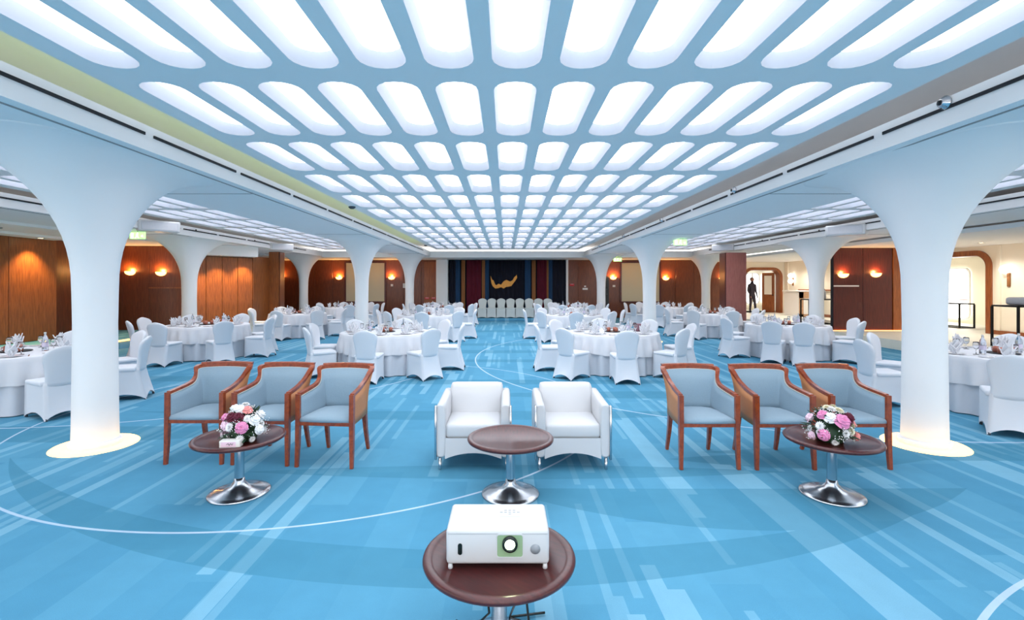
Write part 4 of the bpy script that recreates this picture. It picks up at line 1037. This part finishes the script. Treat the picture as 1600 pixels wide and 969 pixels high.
def bouquet(loc, lb, flowers, seed):
    rd = random.Random(seed); t = thing('bouquet', lb, 'flowers', loc, 0, 'flower bouquets on the coffee tables')
    MB().lathe([(.09, 0), (.105, .03), (.105, .09), (.075, .14), (.02, .165)], 18).build('foliage_core', M['leaf'], t)
    for (key, az, el, r, sc) in flowers:
        a, e = math.radians(az), math.radians(el); d = Vector((math.sin(a)*math.cos(e), -math.cos(a)*math.cos(e), math.sin(e)))
        o = inst('flower', FM[key], t, Vector((0, 0, .07))+Vector((d.x*r, d.y*r, d.z*r*1.15)))
        o.rotation_euler = d.to_track_quat('Z', 'Y').to_euler(); o.scale = (sc*.86,)*3
    for k in range(80):
        a = rd.uniform(0, 2*PI); e = rd.uniform(-.25, 1.2); d = Vector((math.cos(a)*math.cos(e), math.sin(a)*math.cos(e), math.sin(e)))
        o = inst('leaf', leaf_me, t, Vector((0, 0, .075))+d*rd.uniform(.09, .125)); o.rotation_euler = d.to_track_quat('Y', 'Z').to_euler(); o.scale = (rd.uniform(.8, 1.25),)*3
    mb = MB()
    for k in range(80):
        a = rd.uniform(0, 2*PI); e = rd.uniform(-.2, 1.35); c = Vector((math.cos(a)*math.cos(e), math.sin(a)*math.cos(e), math.sin(e)))
        c0 = Vector((0, 0, .07))+Vector((c.x, c.y, c.z*1.1))*rd.uniform(.145, .19)
        for q in range(4):
            p = c0+Vector((rd.uniform(-.022, .022), rd.uniform(-.022, .022), rd.uniform(-.02, .02))); s_ = rd.uniform(.0035, .006)
            mb.add([p+Vector(v)*s_ for v in ((1, 0, 0), (-1, 0, 0), (0, 1, 0), (0, -1, 0), (0, 0, 1), (0, 0, -1))], [(0, 2, 4), (2, 1, 4), (1, 3, 4), (3, 0, 4), (2, 0, 5), (1, 2, 5), (3, 1, 5), (0, 3, 5)])
    o = mb.build('tiny_blossoms', M['fl_white'], t); o['kind'] = 'stuff'
A1 = [('wm', -20, -14, .15, 1.0), ('wm', 50, -12, .155, .95), ('pp', -85, -8, .15, 1.0), ('wm', 12, 30, .15, .9), ('wm', -60, 6, .155, .95), ('wm', 88, 20, .155, 1.0), ('wm', -15, 22, .155, 1.3), ('pr', 22, 20, .16, 1.35), ('pp', -38, 24, .15, 1.2), ('dr', -22, 48, .155, 1.3), ('dr', 6, 48, .155, 1.3), ('wm', 40, 42, .155, 1.25), ('wr', 62, 35, .155, 1.4), ('wr', 70, 8, .16, 1.2),
      ('pr', -72, 38, .16, 1.2), ('cr', 48, 66, .165, 1.2), ('wr', -4, 70, .16, 1.5), ('wm', -45, 72, .17, 1.2), ('wr', -70, 68, .165, 1.3), ('wm', 18, -6, .155, 1.15), ('wm', -48, -8, .15, 1.2), ('wr', 120, 40, .15, 1.3), ('wm', 180, 30, .15, 1.3), ('pp', -130, 30, .15, 1.3), ('wm', 150, 65, .16, 1.3), ('wm', 90, 86, .18, 1.3), ('pr', -100, 5, .15, 1.1), ('wm', 100, 0, .15, 1.2)]
A2 = [('wm', -20, -14, .15, 1.0), ('wm', 50, -12, .155, .95), ('pp', -85, -8, .15, 1.0), ('wm', 12, 30, .15, .9), ('wm', -60, 6, .155, .95), ('wm', 88, 20, .155, 1.0), ('pr', 2, 38, .165, 1.75), ('wr', -32, 48, .155, 1.4), ('pr', -62, 52, .16, 1.2), ('wm', -60, 22, .155, 1.3), ('pr', -48, 2, .16, 1.3), ('cm', 30, 68, .17, 1.5), ('dr', 50, 44, .16, 1.5), ('cm', 30, 14, .155, 1.4), ('wm', 8, 10, .155, 1.2), ('cm', 58, 22, .155, 1.2), ('cr', 76, 22, .16, 1.1), ('cr', 62, -4, .165, 1.2),
      ('wm', -20, 74, .17, 1.3), ('cm', -70, 78, .175, 1.2), ('wm', 120, 40, .15, 1.3), ('wm', 180, 30, .15, 1.3), ('pp', -130, 30, .15, 1.3), ('wm', 150, 65, .16, 1.3), ('cm', 100, 80, .175, 1.2), ('wm', -95, 8, .15, 1.1), ('wm', 100, 0, .15, 1.2)]
bouquet((-2.13, 3.96, .462), 'bouquet of white, pink and wine flowers on the left coffee table', A1, 3)
bouquet((2.62, 3.93, .462), 'bouquet of white, cream and pink flowers on the right coffee table', A2, 5)
t = thing('small_box', 'small white printed box beside the left bouquet', 'box', (-2.13, 3.775, .4625), .12)
MB().rbox(-.075, .075, -.032, .032, 0, .055, .003, 1, False).build('box_body', M['paper'], t)
MB().box(-.062, .046, -.0335, -.032, .008, .046).build('print_field', M['fl_pale'], t)
mb = MB(); mb.tube([(-.02, -.034, .028), (-.008, -.034, .036), (.0, -.034, .02), (.01, -.034, .036), (.02, -.034, .022), (.026, -.034, .034)], .0022, 5); mb.build('print_mark', M['slot'], t)
